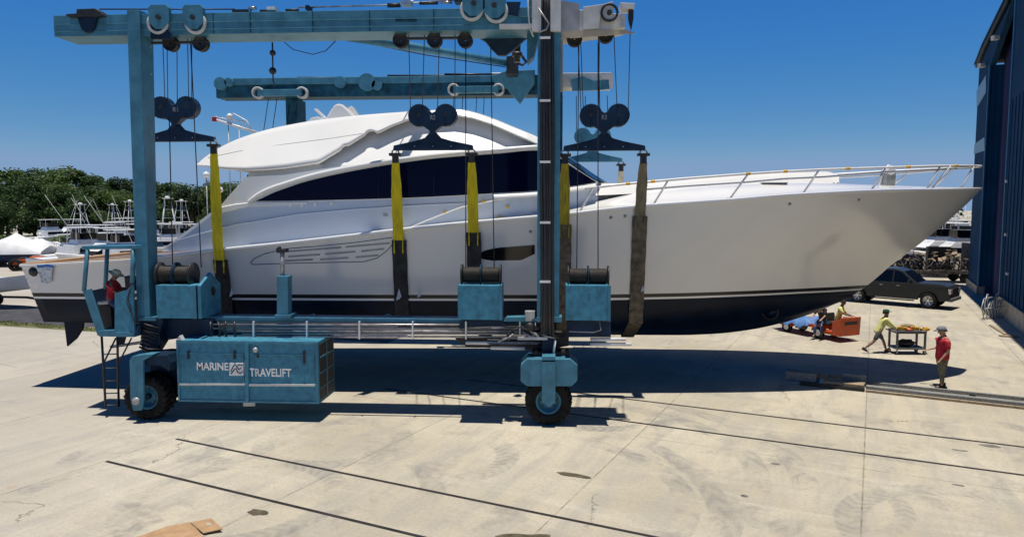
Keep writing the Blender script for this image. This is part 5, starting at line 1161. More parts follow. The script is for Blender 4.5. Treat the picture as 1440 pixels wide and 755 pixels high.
lump('black_bag', 'hose', 'black bag on the bottom shelf of the trolley', 'bag', (bx-.05, by, .27), .26, (1.3, .8, .5), seed=3)

# ------------------------------------------------------------ orange burden carrier
w2 = G(1173, 478); hd = R(-62); crt = local_root('burden_cart', (w2.x-.1, w2.y+.62, 0), hd, 'orange flatbed work cart with blue tarpaulin parked beyond the yacht bow', 'work cart')
# local: +x forward, origin under rear-middle; wheels at x=0 and x=-1.75
MB().span(-2.5, .25, -.5, .5, .42, .56).build('bed', M['orange'], crt, bev=.02)
MB().span(-2.75, -2.5, -.42, .42, .46, .53).build('tail_plate', M['orange'], crt, bev=.01)
MB().span(.25, 1.15, -.52, .52, .26, .40).build('floor', M['orange'], crt, bev=.015)
MB().prism([(1.12, -.56, .26), (1.2, -.56, .26), (1.24, -.56, 1.02), (1.16, -.56, 1.02)], (0, 1.12, 0)).build('front_panel', M['orange'], crt, bev=.015)
MB().prism([(.35, .52, .26), (1.14, .52, .26), (1.17, .52, .98), (.35, .52, .90)], (0, .05, 0)).build('side_panel', M['orange'], crt, bev=.01)
MB().prism([(.75, -.57, .26), (1.14, -.57, .26), (1.17, -.57, .98), (.8, -.57, .85)], (0, .05, 0)).build('side_panel', M['orange'], crt, bev=.01)
MB().span(1.222, 1.235, -.36, .36, .72, .86).build('badge_plate', M['grease'], crt)
MB().span(.0, .42, -.45, .45, .56, .70).build('seat', M['hose'], crt, bev=.04)
MB().prism([(-.02, -.45, .70), (.06, -.45, .70), (.0, -.45, 1.05), (-.08, -.45, 1.05)], (0, .9, 0)).build('seat_back', M['hose'], crt, bev=.03)
MB().tube([(.98, .1, .6), (.8, .1, .88)], .02, 6).build('steering_column', M['grease'], crt)
MB().tube([Vector((.8+.05*math.cos(a), .1+.16*math.sin(a), .88+.15*math.cos(a)*.6)) for a in [k*math.pi/8 for k in range(16)]], .014, 6, closed=True).build('steering_wheel', M['hose'], crt)
for x in (-1.75, .02):
    for y in (-.46, .46):
        wo = MB().lathe((x, y, .25), [(.14, -.08), (.22, -.1), (.25, -.06), (.25, .06), (.22, .1), (.14, .08)], 'Y', 24).build('wheel', M['rubber'], crt)
        MB().lathe((x, y, .25), [(0, -.06), (.06, -.06), (.13, -.085), (.15, -.075), (.15, .075), (.13, .085), (0, .06)], 'Y', 20).build('rim', M['rim'], wo)
        MB().prism([(x+.33*math.cos(a), y-.11, .25+.33*math.sin(a)) for a in [R(d) for d in range(10, 171, 20)]]+[(x+.29*math.cos(a), y-.11, .25+.29*math.sin(a)) for a in [R(d) for d in range(170, 9, -20)]], (0, .22, 0)).build('mudguard', M['orange'], crt)
MB().span(-1.2, -.6, -.56, -.5, .28, .40).build('battery_box', M['grease'], crt)
cr_, sr_ = math.cos(hd), math.sin(hd)
def C2W(x, y, z): return Vector((w2.x-.1+x*cr_-y*sr_, w2.y+.62+x*sr_+y*cr_, z))
# tarpaulin draped on the bed
mb = MB(); rows = []
for i in range(17):
    row = []
    for j in range(13):
        x = lerp(-2.2, -.35, i/16); y = lerp(-.66, .5, j/12); z = .72+.16*noise.noise(Vector((x*1.6, y*2, 3)))+.05*noise.noise(Vector((x*5, y*5, 1)))
        if j == 0: z = .40+.08*math.sin(i)
        if j == 12 or i in (0, 16): z = .565
        row.append(C2W(x, y, max(z, .567) if j else z))
    rows.append(row)
mb.grid(rows); M['tarp'] = mat('blue_tarpaulin', (.10, .22, .48), .6, var=.15, scale=4)
solo(mb, 'tarpaulin', M['tarp'], 'light blue tarpaulin crumpled over the bed of the orange cart', 'tarpaulin')
q = C2W(.12, -.38, 0); person('worker in navy shirt and blue jeans sitting sideways on the orange cart', (q.x, q.y, 0), hd-R(70), 1.75, lean=22, thighs=((70, 6), (62, 6)), knees=(62, 55), arms=((28, 8), (40, 8)), elbows=(40, 30), head=16, shirt='navycloth', trousers='denim', hip=.82, skin='skin')
q = C2W(.3, .3, 0); person('worker in pale yellow shirt seated behind the orange front panel of the cart', (q.x, q.y, 0), hd+R(25), 1.74, lean=14, thighs=((75, 6), (75, 6)), knees=(62, 62), arms=((30, 8), (40, 8)), elbows=(48, 35), head=10, shirt='hivis', trousers='greycloth', hip=.84, skin='darkskin')

# ------------------------------------------------------------ charcoal pickup
fr, rr = G(1305, 434), G(1196, 424.5); d = (fr-rr); hd = math.atan2(d.y, d.x); nrm = Vector((-math.sin(hd), math.cos(hd), 0))
pk = local_root('pickup_truck', fr+nrm*.88-Vector((0, 0, 0)), hd, 'charcoal crew cab pickup truck parked behind the yacht bow facing right', 'pickup truck')
# local: x=0 front axle, +x forward, y 0 centre; near side is y=-.88
WB = 3.7; Wd = .98
def arch(cx, r, n=8): return [(cx+r*math.cos(a), .40+r*math.sin(a)) for a in [math.pi-math.pi*k/n for k in range(n+1)]][::-1]
def side(pts, y0, y1): return [Vector((x, y0, z)) for x, z in pts]
low = [(.98, .45), (1.06, .62), (1.07, 1.06), (.98, 1.17), (-.62, 1.24), (-5.05, 1.22), (-5.08, .62), (-4.9, .5)]+arch(-WB, .52)[::-1]+[(-WB+.55, .42), (-.55, .42)]+arch(0, .52)[::-1]+[(.6, .42)]
for sgn in (-1, 1):
    mb = MB(); mb.prism([(x, sgn*Wd, z) for x, z in low], (0, -sgn*.12, 0)); mb.build('body_side', M['carpaint'], pk, bev=.02)
mb = MB(); mb.prism([(-.62, -.85, 1.27), (.6, -.85, 1.25), (.96, -.85, 1.18), (1.06, -.85, 1.05), (1.05, -.85, .5), (-.62, -.85, .5)], (0, 1.7, 0)); mb.build('bonnet', M['carpaint'], pk, bev=.03)
MB().span(-3.05, -.6, -.855, .855, .45, 1.21).build('cabin_floor', M['carpaint'], pk)
MB().span(-5.02, -3.1, -.855, .855, .6, .75).build('bed_floor', M['grease'], pk); MB().span(-5.09, -5.0, -.86, .86, .6, 1.2).build('tailgate', M['carpaint'], pk, bev=.01)
ch = [(-.55, 1.22), (-1.35, 1.82), (-1.75, 1.92), (-2.7, 1.92), (-3.05, 1.80), (-3.15, 1.22)]
def cabv(x, z, sgn): return Vector((x, sgn*(Wd-.04-(z-1.22)*.30), z))
mb = MB(); a = [cabv(x, z, -1) for x, z in ch]; b = [cabv(x, z, 1) for x, z in ch]
mb.add(a+b, [tuple(range(6)), tuple(range(11, 5, -1)), (0, 1, 7, 6), (1, 2, 8, 7), (2, 3, 9, 8), (3, 4, 10, 9), (4, 5, 11, 10)]); mb.build('cab', M['carpaint'], pk, bev=.03)
for sgn in (-1, 1):
    for w_ in ([(-.78, 1.25), (-1.42, 1.76), (-1.78, 1.83), (-1.80, 1.25)], [(-1.88, 1.25), (-1.86, 1.83), (-2.62, 1.83), (-2.78, 1.25)], [(-2.85, 1.27), (-2.72, 1.8), (-2.95, 1.72), (-3.02, 1.27)]):
        mb = MB(); v = [cabv(x, z, sgn)+Vector((0, sgn*.02, 0)) for x, z in w_]; mb.add(v, [tuple(range(len(v)))]); mb.build('side_window', M['carglass'], pk)
    mo = MB().box((-.95, sgn*1.08, 1.32), (.14, .2, .2)).build('wing_mirror', M['carpaint'], pk, bev=.03)
    MB().span(-1.62, -1.45, sgn*.975, sgn*.995, 1.06, 1.09).build('door_handle', M['rim'], pk); MB().span(-2.5, -2.33, sgn*.975, sgn*.995, 1.06, 1.09).build('door_handle', M['rim'], pk)
    for x in (-.72, -1.84, -2.82): MB().span(x-.005, x+.005, sgn*.982, sgn*.986, .5, 1.2).build('door_gap', M['black'], pk)
    MB().span(-2.9, -.7, sgn*.95-.1, sgn*.95+.1, .34, .39).build('running_board', M['grease'], pk)
    MB().prism([(1.0, sgn*.66, .80), (1.09, sgn*.66, .80), (1.085, sgn*.66, 1.04), (.95, sgn*.66, 1.06)], (0, sgn*.34, 0)).build('headlamp', M['lamp'], pk, bev=.01)
    for x in (0, -WB):
        wo = MB().lathe((x, sgn*.86, .41), [(.24, -.12), (.36, -.14), (.41, -.09), (.41, .09), (.36, .14), (.24, .12)], 'Y', 32).build('wheel', M['rubber'], pk)
        MB().lathe((x, sgn*.86, .41), [(.05, sgn*.05), (.22, sgn*.07), (.25, sgn*.125), (.265, sgn*.12)], 'Y', 28).build('rim', M['rim'], wo)
        for k in range(6):
            a_ = 2*math.pi*k/6; MB().box((x+.13*math.cos(a_), sgn*.96, .41+.13*math.sin(a_)), (.20, .03, .05), ry=-a_).build('spoke', M['rim'], wo)
        MB().prism([(x+.50*math.cos(t), -sgn*0+sgn*.6, .41+.50*math.sin(t)) for t in [R(q) for q in range(0, 181, 20)]], (0, sgn*.02, 0)).build('wheel_well', M['black'], pk)
v = [cabv(-.58, 1.24, -1)+Vector((.03, .06, 0)), cabv(-.58, 1.24, 1)+Vector((.03, -.06, 0)), cabv(-1.33, 1.8, 1)+Vector((.03, -.06, 0)), cabv(-1.33, 1.8, -1)+Vector((.03, .06, 0))]
MB().add(v, [(0, 1, 2, 3)]).build('windscreen', M['carglass'], pk)
pk.scale = (1, 1, 1.09)
MB().span(1.05, 1.085, -.6, .6, .62, 1.05).build('grille', M['grease'], pk, bev=.01); MB().span(.95, 1.16, -.95, .95, .42, .60).build('front_bumper', M['cartgrey'], pk, bev=.04)

# ------------------------------------------------------------ timbers, skid and tools on the yard
def bar(name, a, b, wd, h, mt, label, cat, group=None, z=0.0):
    a, b = Vector(a), Vector(b); a.z = b.z = z; d = (b-a).normalized(); nn = Vector((-d.y, d.x, 0))*wd/2
    mb = MB(); mb.prism([a-nn, b-nn, b+nn, a+nn], (0, 0, h)); return solo(mb, name, M[mt], label, cat, group, bev=.008)
g1 = 'long timbers lying to the right of the dark skid'
bar('timber', G(1218, 541), G(1500, 570), .10, .12, 'greywood', 'long grey timber on the ground, farthest of the three behind the red shirted man', 'timber', g1)
bar('timber', G(1218, 546), G(1500, 576.5), .24, .10, 'greywood', 'wide grey timber on the ground, middle of the three long ones', 'timber', g1)
bar('timber', G(1217, 551), G(1500, 582), .06, .07, 'wood', 'thin brown batten on the ground, nearest of the three long ones', 'timber', g1)
p = G(1367, 561); solo(MB().box((p.x, p.y, .07), (.16, .12, .14), rz=-.4), 'block', M['grease'], 'small black block beside the long timbers at the far right', 'block', bev=.01)
sk = empty('skid', G(1160, 540), 'low grey and tan timber skid lying in the yacht shadow', 'skid')
a, b = G(1103, 538), G(1216, 550); d = (b-a).normalized(); nn = Vector((-d.y, d.x, 0))
MB().prism([a, b, b+nn*.9, a+nn*.75], (0, 0, .06)).build('sheet', M['louver'], sk)
v = [q+Vector((0, 0, .062)) for q in (a.lerp(b, .48), b-d*.04, b+nn*.42, a.lerp(b, .5)+nn*.4)]; MB().prism(v, (0, 0, .12)).build('pale_board', M['wood'], sk, bev=.01)
v = [q+Vector((0, 0, .062)) for q in (a+nn*.15, a.lerp(b, .4)+nn*.12, a.lerp(b, .42)+nn*.7, a+nn*.6)]; MB().prism(v, (0, 0, .28)).build('grey_box', M['greywood'], sk, bev=.015)
v = [q+Vector((0, 0, .062)) for q in (a.lerp(b, .7)+nn*.6, b+nn*.6, b+nn*.72, a.lerp(b, .7)+nn*.72)]; MB().prism(v, (0, 0, .30)).build('upright_plank', M['greywood'], sk, bev=.01)
v = [q+Vector((0, 0, -.0)) for q in (a.lerp(b, .2), b, b-nn*.12, a.lerp(b, .2)-nn*.12)]; MB().prism(v, (0, 0, .10)).build('dark_runner', M['grease'], sk)
for i in range(4):
    p0 = a.lerp(b, .45+.07*i)+nn*(.5+.05*i); MB().box(p0+Vector((0, 0, .22)), (.25, .08, .07), rz=i).build('off_cut', M['board'], sk)
# pipe rack by the shed wall
pr = empty('pipe_rack', G(1395, 446), 'tangle of pale bent pipe railings leaning near the shed wall', 'pipe rack')
A = G(1384, 450); B = G(1410, 447)
for i in range(7):
    t = i/6; o = A.lerp(B, t); h = 1.0+.25*math.sin(i*2)
    MB().tube([o, o+Vector((-.1, .1, h*.6)), o+Vector((.1, .3, h)), o+Vector((.5, .9, h*.95)), o+Vector((.55, 1.0, .1))], .028, 6).build('pipe', M['galv'], pr)
MB().tube([A+Vector((0, 0, .55)), B+Vector((0, 0, .6))], .025, 6).build('cross_pipe', M['galv'], pr); MB().tube([A+Vector((.1, .3, 1.02)), B+Vector((.1, .3, 1.1))], .025, 6).build('cross_pipe', M['galv'], pr)
bar('plank', G(1393, 458), G(1414, 471), .14, .06, 'wood', 'brown plank on the ground near the shed wall, nearer the pickup', 'plank', 'loose planks by the shed')
bar('plank', G(1406, 473), G(1432, 474), .3, .06, 'wood', 'short wide plank at the foot of the shed wall, nearest the camera', 'plank', 'loose planks by the shed')
# cardboard in the foreground
cb = empty('cardboard_sheet', G(240, 750), 'flattened brown cardboard at the bottom left of the yard', 'cardboard')
v = [G(190, 757), G(236, 741), G(268, 735), G(284, 753), G(288, 770), G(200, 770)]
MB().prism([q+Vector((0, 0, .012)) for q in v], (0, 0, .012)).build('large_panel', M['board'], cb)
v = [G(268, 735, .03), G(297, 729, .05), G(313, 744, .05), G(286, 750, .03)]; MB().prism(v, (0, 0, .014)).build('folded_flap', M['board'], cb)
MB().prism([q+Vector((0, 0, .015)) for q in [G(290, 736, .04), G(297, 735, .04), G(298, 739, .04), G(291, 740, .04)]], (0, 0, .004)).build('label_patch', M['kerbc'], cb)
# plastic sheet taped on the yacht's stern corner and white pads on the slings
mb = MB(); rows = []
for i in range(13):
    row = []
    for j in range(13):
        t = j/12; x = lerp(lerp(50, 74, t), lerp(58, 72, t), i/12); y = lerp(373, 399-6*abs(t-.5), i/12)
        row.append(surf(x, y, .03+.05*noise.noise(Vector((i*.7, j*.7, 2)))+.03))
    rows.append(row)
mb.grid(rows); pls = solo(mb, 'plastic_sheet', M['plastic'], 'crumpled translucent plastic sheet taped over the yacht stern corner', 'plastic sheet')
mb = MB(); rows = [[surf(lerp(52, 75, j/8), y+.6*math.sin(j), .10) for j in range(9)] for y in (372.5, 376)]
mb.grid(rows); solo(mb, 'tape_strip', M['bluetape'], 'strip of blue tape along the top of the plastic sheet', 'tape')
for (x, y, s_, lab) in [(560, 413, 1, 'white rag at the left edge of the black sling sleeve amidships'), (589, 412, .7, 'white rag at the right edge of the black sling sleeve amidships'), (325, 410, .8, 'white rag beside the sling sleeve next to the left winch'), (903, 405, .6, 'pale rag beside the tan sling sleeve')]:
    p = surf(x, y, .14); mb = MB(); mb.add([p+Vector(q)*s_ for q in [(-.07, 0, -.2), (.03, -.03, .16), (.1, 0, -.08), (0, .05, .0), (.05, -.05, -.15)]], [(0, 1, 3), (1, 2, 3), (0, 4, 1), (4, 2, 1), (0, 3, 4), (3, 2, 4)]); solo(mb, 'rag', M['plastic'], lab, 'rag', 'white rags on the slings')
# ------------------------------------------------------------ boats and gear beyond the yard
def boat(loc, rz, L, label, tower=True, outr=True, canvas='navy', group='sport fishing boats stored beyond the yard', z=1.2, bridge=True):
    o = local_root('sport_boat', loc, rz, label, 'boat', group); B = L*.16
    hb = lambda t: B*(1 if t < .5 else max(0.02, 1-((t-.5)/.5)**2.2)); zs = lambda t: z+1.35+.95*t**2
    rows = []
    for f in (0, .35, .7, 1):
        r = []
        for i in range(15):
            t = i/14; x = -L/2+L*t*(.90+.10*f); h = hb(t)*(.72+.28*f)*(1 if t < .999 else 1); zz = lerp(z+.1+.5*max(0, t-.6), zs(t), f); r.append(Vector((x, -h, zz)))
        rows.append(r)
    k = [Vector((-L/2+L*i/14*.88, 0, z-.35+(1.1*max(0, i/14-.75)*2))) for i in range(15)]
    mb = MB(); mb.grid([k]+rows); mb.grid([[Vector((p.x, -p.y, p.z)) for p in r] for r in [k]+rows]); mb.grid([[Vector((-L/2, y, zz)) for y in (-B*.9, B*.9)] for zz in (z, zs(0))], smooth=False)
    mb.build('hull', M['white'], o)
    top = rows[-1]; mb = MB(); mb.grid([top, [Vector((p.x, 0, p.z+.12)) for p in top], [Vector((p.x, -p.y, p.z)) for p in top]]); mb.build('deck', M['white'], o)
    zd = zs(.3)
    def house(x0, x1, x2, x3, w0, w1, z0, z1, nm, mt='white'):
        v = [(x0, -w0, z0), (x1, -w0, z0), (x1, w0, z0), (x0, w0, z0), (x2, -w1, z1), (x3, -w1, z1), (x3, w1, z1), (x2, w1, z1)]
        return MB().add(v, [(0,1,5,4), (1,2,6,5), (2,3,7,6), (3,0,4,7), (4,5,6,7)]).build(nm, M[mt], o, bev=.05)
    house(-L*.18, L*.28, -L*.18, L*.10, B*.72, B*.6, zd-.1, zd+1.55, 'cabin')
    house(-L*.13, L*.235, -L*.12, L*.13, B*.735, B*.66, zd+.55, zd+1.15, 'cabin_window', 'carglass')
    if bridge:
        house(-L*.14, L*.10, -L*.12, L*.05, B*.6, B*.52, zd+1.56, zd+2.3, 'flybridge')
        MB().span(-L*.17, L*.08, -B*.62, B*.62, zd+3.9, zd+4.02).build('bridge_top', M['white'], o, bev=.05)
        for x in (-L*.14, L*.05):
            for y in (-B*.5, B*.5): MB().cyl((x, y, zd+2.25), (x, y, zd+3.9), .05, 6).build('top_post', M['chrome'], o)
        MB().span(-L*.11, L*.06, -B*.53, B*.53, zd+2.35, zd+3.2).build('bridge_curtain', M['carglass'], o)
    if tower:
        zt = zd+7.0
        for x, xt in ((-L*.13, -L*.07), (L*.05, 0)):
            for y in (-1, 1): MB().cyl((x, y*B*.6, zd+1.6), (xt, y*B*.28, zt), .05, 6).build('tower_leg', M['chrome'], o)
        for q in (.35, .6, .85):
            zz = lerp(zd+1.6, zt, q); w_ = lerp(B*.6, B*.28, q); xa = lerp(-L*.13, -L*.07, q); xb = lerp(L*.05, 0, q)
            MB().tube([(xa, -w_, zz), (xb, -w_, zz), (xb, w_, zz), (xa, w_, zz)], .035, 6, closed=True).build('tower_rung', M['chrome'], o)
        MB().span(-L*.09, L*.02, -B*.38, B*.38, zt+.9, zt+.98).build('tower_top', M['white'], o, bev=.03)
        for x in (-L*.07, 0):
            for y in (-1, 1): MB().cyl((x, y*B*.28, zt), (x, y*B*.28, zt+.9), .035, 6).build('tower_post', M['chrome'], o)
        MB().lathe((-L*.03, 0, zt+1.15), [(0, .18), (.3, .1), (.33, 0), (.3, -.1), (0, -.16)], 'Z', 14).build('radar_dome', M['white'], o)
    if outr:
        for y in (-1, 1): MB().cyl((L*.02, y*B*.75, zd+1.2), (-L*.25, y*(B+1.2), zd+8.5), .035, 5, .015).build('outrigger', M['chrome'], o)
    for x in (-L*.3, L*.12):
        for y in (-1, 1): MB().tube([(x, y*B*.75, z+.15), (x, y*B*.9, 0)], .06, 6).build('stand', M['rack'], o)
    return o
gA = 'sport fishing boats stored beyond the yard'
def at(px, d, z=0.0):    # point on the ground at distance d along Y
    p = P(px, 300, d); return (p.x, d, z)
labs = ['white sport fishing boat with tall outriggers at the left of the row', 'white boat directly behind the outrigger boat', 'white boat at the left end of the row under the dark trees', 'white boat just left of the teal leg, bow turned away',
 'white boat with pipe tower seen between leg and yacht', 'white boat with tower just right of the teal leg, farther back', 'white boat with half tower beside the left yellow sling', 'low white boat in front of the row, above the cab roof',
 'white boat farthest back beside the yacht aft corner', 'white boat second from the left end of the row, stern towards the yard', 'white boat tucked behind the teal leg', 'white boat nearest the aft corner of the yacht, above the winch', 'small white boat showing between the cab roof and the teal leg', 'white boat at the back of the row beneath the tree line']
spots = [(146, 70, 60, .78, 0, 1), (168, 82, 75, .8, 0, 0), (128, 84, 250, .7, 0, 0), (190, 74, 240, .78, 0, 0), (232, 68, 205, .82, 1, 0), (258, 80, 75, .8, 1, 0), (282, 66, 250, .72, 0, 0), (163, 61, 65, .66, 0, 0),
 (308, 88, 245, .8, 0, 0), (140, 64, 255, .66, 0, 0), (212, 84, 70, .8, 0, 0), (262, 60, 210, .64, 0, 0), (182, 62, 250, .62, 0, 0), (178, 92, 60, .85, 0, 0)]
labs += ['white boat close behind the yacht stern coaming, left of the outriggers', 'white boat close behind the coaming below the outriggers', 'white boat at the far left of the close row', 'white boat directly left of the teal leg in the close row']
spots += [(120, 58, 62, .8, 0, 1), (150, 56, 245, .8, 0, 0), (100, 66, 70, .62, 0, 0), (176, 55, 60, .78, 0, 1)]
labs += ['white boat in the back row above the wrapped boats', 'white boat in the back row above the pipe gangways', 'white boat with short tower in the back row left of the outriggers', 'white boat with short tower at the back, behind the outriggers', 'white boat at the very back just left of the teal leg', 'white boat between leg and yacht in the middle row', 'white boat touching the yacht aft corner in the middle row']
spots += [(72, 96, 65, .8, 0, 0), (98, 98, 240, .8, 0, 1), (116, 76, 75, .75, 1, 0), (156, 88, 240, .75, 1, 0), (186, 84, 60, .8, 1, 0), (246, 74, 60, .78, 0, 0), (272, 74, 250, .78, 0, 0)]
for (px, d, rz, sc, tw, ou), lab in zip(spots, labs):
    o = boat(at(px, d), R(rz), 13, lab, bool(tw), bool(ou)); o.scale = (sc*.8, sc*.8, sc*.74)
# tower of a sport boat rising behind the hardtop
tb = empty('tuna_tower', at(345, 46), 'white lattice boom with dome seen above the hardtop aft edge', 'mast')
z0, zt = P(303, 190, 46).z, P(303, 168, 46).z
a, b = P(302, 168, 46), P(362, 187, 46)
MB().cyl(a, b, .09, 8).build('boom', M['chrome'], tb); MB().cyl(a+Vector((.1, 0, .12)), a.lerp(b, .7)+Vector((0, 0, .45)), .04, 6).build('boom_rail', M['chrome'], tb)
for t in (.0, .15, .3, .45, .6, .7): MB().cyl(a.lerp(b, t), a.lerp(b, t)+Vector((.12, 0, .2+.35*t)), .03, 6).build('rail_post', M['chrome'], tb)
MB().tube([a.lerp(b, .35)+Vector((0, 0, .1)), a.lerp(b, .45)+Vector((0, 0, .75)), a.lerp(b, .75)+Vector((0, 0, .55)), a.lerp(b, .85)+Vector((0, 0, .1))], .05, 6).build('hoop', M['chrome'], tb)
c = P(323, 164, 46); MB().lathe(c, [(0, -.2), (.18, -.12), (.2, .05), (.1, .17), (0, .2)], 'Z', 12).build('dome', M['white'], tb)
c = P(302, 168, 46); MB().box(c, (.3, .2, .28)).build('red_lamp', M['red'], tb, bev=.03)
for x in (321, 336): p = P(x, 178, 46); MB().cyl((p.x, 46, 1.5), (p.x, 46, P(x, 176, 46).z), .03, 6).build('pole', M['galv'], tb)
MB().span(at(345, 46)[0]-.4, at(345, 46)[0]+.6, 45.6, 46.4, 0, 1.5).build('base', M['galv'], tb)
pz = P(362, 187, 46); MB().cyl((pz.x, 46, 0), (pz.x, 46, pz.z), .09, 8).build('mast_post', M['chrome'], tb)
# second pole mast with dome near the sling
for px, y, lab in ((290, 247, 'slim white mast with dome left of the yacht saloon'), (309, 268, 'short white mast with dome touching the yacht aft corner')):
    p = P(px, y, 60); mb = MB(); m_ = empty('mast', (p.x, 60, 0), lab, 'mast', 'masts behind the yacht'); MB().cyl((p.x, 60, 0), (p.x, 60, p.z), .05, 6).build('pole', M['galv'], m_); MB().lathe(p, [(0, .35), (.22, .25), (.3, 0), (.2, -.15), (0, -.2)], 'Z', 12).build('dome', M['white'], m_)
# white shrink-wrapped boat and orange machine at the far left
for (px, d, w_, h, lab) in [(22, 66, 6.0, 2.9, 'white shrink wrapped boat at the left edge, tallest of the two'), (50, 72, 5.2, 2.2, 'lower white covered boat right of the wrapped one')]:
    c = at(px, d); o = local_root('covered_boat', c, R(12), lab, 'covered boat', 'covered boats at the left'); rows = []
    for i in range(9):
        t = i/8; x = lerp(-w_/2, w_/2, t); hh = h*(.55+.45*math.sin(math.pi*(t*.8+.1))); rows.append([Vector((x, y, zz)) for y, zz in ((-2.2, 1.2), (-2.0, hh*.75), (-.1, hh+.25*math.sin(i*2)), (2.0, hh*.75), (2.2, 1.2))])
    mb = MB(); mb.grid(rows); mb.add(rows[0], [(0,1,2,3,4)]); mb.add(rows[-1], [(0,1,2,3,4)]); mb.build('wrap', M['white'], o)
    MB().span(-w_/2+.4, w_/2-.4, -1.2, 1.2, .45, 1.25).build('hull', M['navy'], o, bev=.2)
    for x in (-1.8, 1.8): MB().span(x-.15, x+.15, -1.3, 1.3, 0, .45).build('cradle', M['rack'], o)
c = at(34, 61); o = local_root('tractor', c, R(20), 'small orange tractor in front of the wrapped boats at the left edge', 'tractor')
MB().span(-1.1, .5, -.4, .4, .5, 1.0).build('body', M['orange'], o, bev=.08); MB().span(.3, 1.3, -.35, .35, .55, 1.25).build('bonnet', M['orange'], o, bev=.1); MB().span(-.5, .1, -.3, .3, 1.0, 1.15).build('seat', M['hose'], o, bev=.04)
for x, r in ((-.7, .55), (.9, .38)):
    for y in (-.65, .65): MB().lathe((x, y, r), [(r*.5, -.14), (r*.95, -.14), (r, -.08), (r, .08), (r*.95, .14), (r*.5, .14)], 'Y', 20).build('wheel', M['rubber'], o)
# white railing/gangways left
for (px, w_, d, lab) in [(70, 3.2, 70, 'white pipe gangway frame left of centre of the left yard'), (95, 2.6, 68, 'white pipe gangway, middle one of three'), (118, 2.6, 66, 'bent white pipe gangway nearest the boat row')]:
    c = at(px, d); o = local_root('gangway', c, R(-12), lab, 'gangway', 'white pipe gangways at the left')
    for y in (-.5, .5):
        MB().tube([(-w_/2, y, 0), (-w_/2, y, 2.2), (w_/2, y, 1.6), (w_/2, y, 0)], .07, 6).build('frame', M['white'], o)
    for x in (-.5, 0, .5): MB().tube([(x*w_*.8, -.5, 0), (x*w_*.8, -.5, 1.9-x*.3), (x*w_*.8, .5, 1.9-x*.3)], .05, 6).build('rail_post', M['white'], o)
# skiff bow on a trailer behind the road, left of the stern
c = G(8, 440); o = local_root('skiff', (c.x-2.2, c.y+2, 0), R(-5), 'white skiff bow on a trailer poking in behind the yacht stern', 'skiff')
rows = [[Vector((lerp(-3, 3, i/8), -h*(1 if i < 5 else 1-((i-4)/4)**2), zz+(.35*max(0, i-4)/4))) for i in range(9)] for h, zz in ((.1, .8), (.8, 1.0), (1.0, 1.6))]
mb = MB(); mb.grid(rows); mb.grid([[Vector((p.x, -p.y, p.z)) for p in r] for r in rows]); t_ = rows[-1]; mb.grid([t_, [Vector((p.x, -p.y, p.z-.02)) for p in t_]]); mb.build('hull', M['white'], o)
MB().tube([(-2.8, 0, .6), (2, 0, .6), (4.4, 0, .35)], .07, 6).build('trailer_frame', M['grease'], o)
for y in (-1, 1): MB().lathe((-.8, y, .33), [(0, -.1), (.3, -.1), (.33, -.06), (.33, .06), (.3, .1), (0, .1)], 'Y', 18).build('trailer_wheel', M['rubber'], o)
MB().cyl((3.8, 0, 0), (3.8, 0, .5), .05, 6).build('jockey_post', M['grease'], o)

# ---- right background: boats, trailer with stands
gB = 'boats seen under the bow at the right'
for px, d, rz, L, lab, tw in [(1345, 74, 190, 12, 'white boat farthest right beside the blue shed, seen under the bow', False), (1322, 86, 170, 12, 'white boat behind the trailer, left of the shed', True), (1300, 98, 185, 13, 'distant white boat with dark canvas under the bow', False), (1345, 112, 200, 14, 'distant boat with tower nearest the shed corner', True), (1275, 80, 200, 12, 'white boat behind the pickup cab', False), (1352, 60, 175, 11, 'white boat immediately behind the trailer headboard', False), (1318, 63, 190, 12, 'white boat immediately behind the heap of stands', False), (1290, 66, 170, 11, 'white boat behind the left end of the trailer', False), (1335, 94, 60, 12, 'distant white boat with tower left of the shed, third row', True), (1312, 78, 70, 12, 'white boat with tower in the second row under the bow', True)]:
    boat(at(px, d), R(rz), L, lab, tw, False, group=gB, z=.9).scale = (.8, .8, .68)
c = G(1320, 398); tl = local_root('flatbed_trailer', (c.x, c.y+1.0, 0), R(-4), 'rusty flatbed trailer behind the pickup loaded with boat stands', 'trailer')
MB().span(-4.6, 2.6, -1.1, 1.1, .75, .88).build('bed', M['rack'], tl); MB().span(-4.6, 2.6, -1.15, -1.1, .68, .92).build('side_rail', M['rack'], tl); MB().span(2.4, 2.6, -1.0, 1.0, .88, 2.9).build('headboard', M['rack'], tl)
MB().cyl((2.6, 0, .8), (4.2, 0, .6), .08, 6).build('drawbar', M['rack'], tl)
for x in (-2.4, -1.5, 1.9):
    for y in (-1, 1): MB().lathe((x, y*.95, .38), [(0, -.12), (.34, -.12), (.38, -.07), (.38, .07), (.34, .12), (0, .12)], 'Y', 18).build('wheel', M['rubber'], tl)
def stand(loc, rz, h, label):
    o = local_root('boat_stand', loc, rz, label, 'boat stand', 'boat stands heaped on the flatbed trailer')
    for a_ in (0, 2.1, 4.2): MB().cyl((0, 0, h*.62), (.38*math.cos(a_), .38*math.sin(a_), 0), .035, 6).build('leg', M['rack'], o)
    MB().cyl((0, 0, h*.5), (0, 0, h), .03, 6).build('screw', M['galv'], o); MB().box((0, 0, h+.03), (.3, .3, .05), rx=.3).build('pad', M['wood'], o); return o
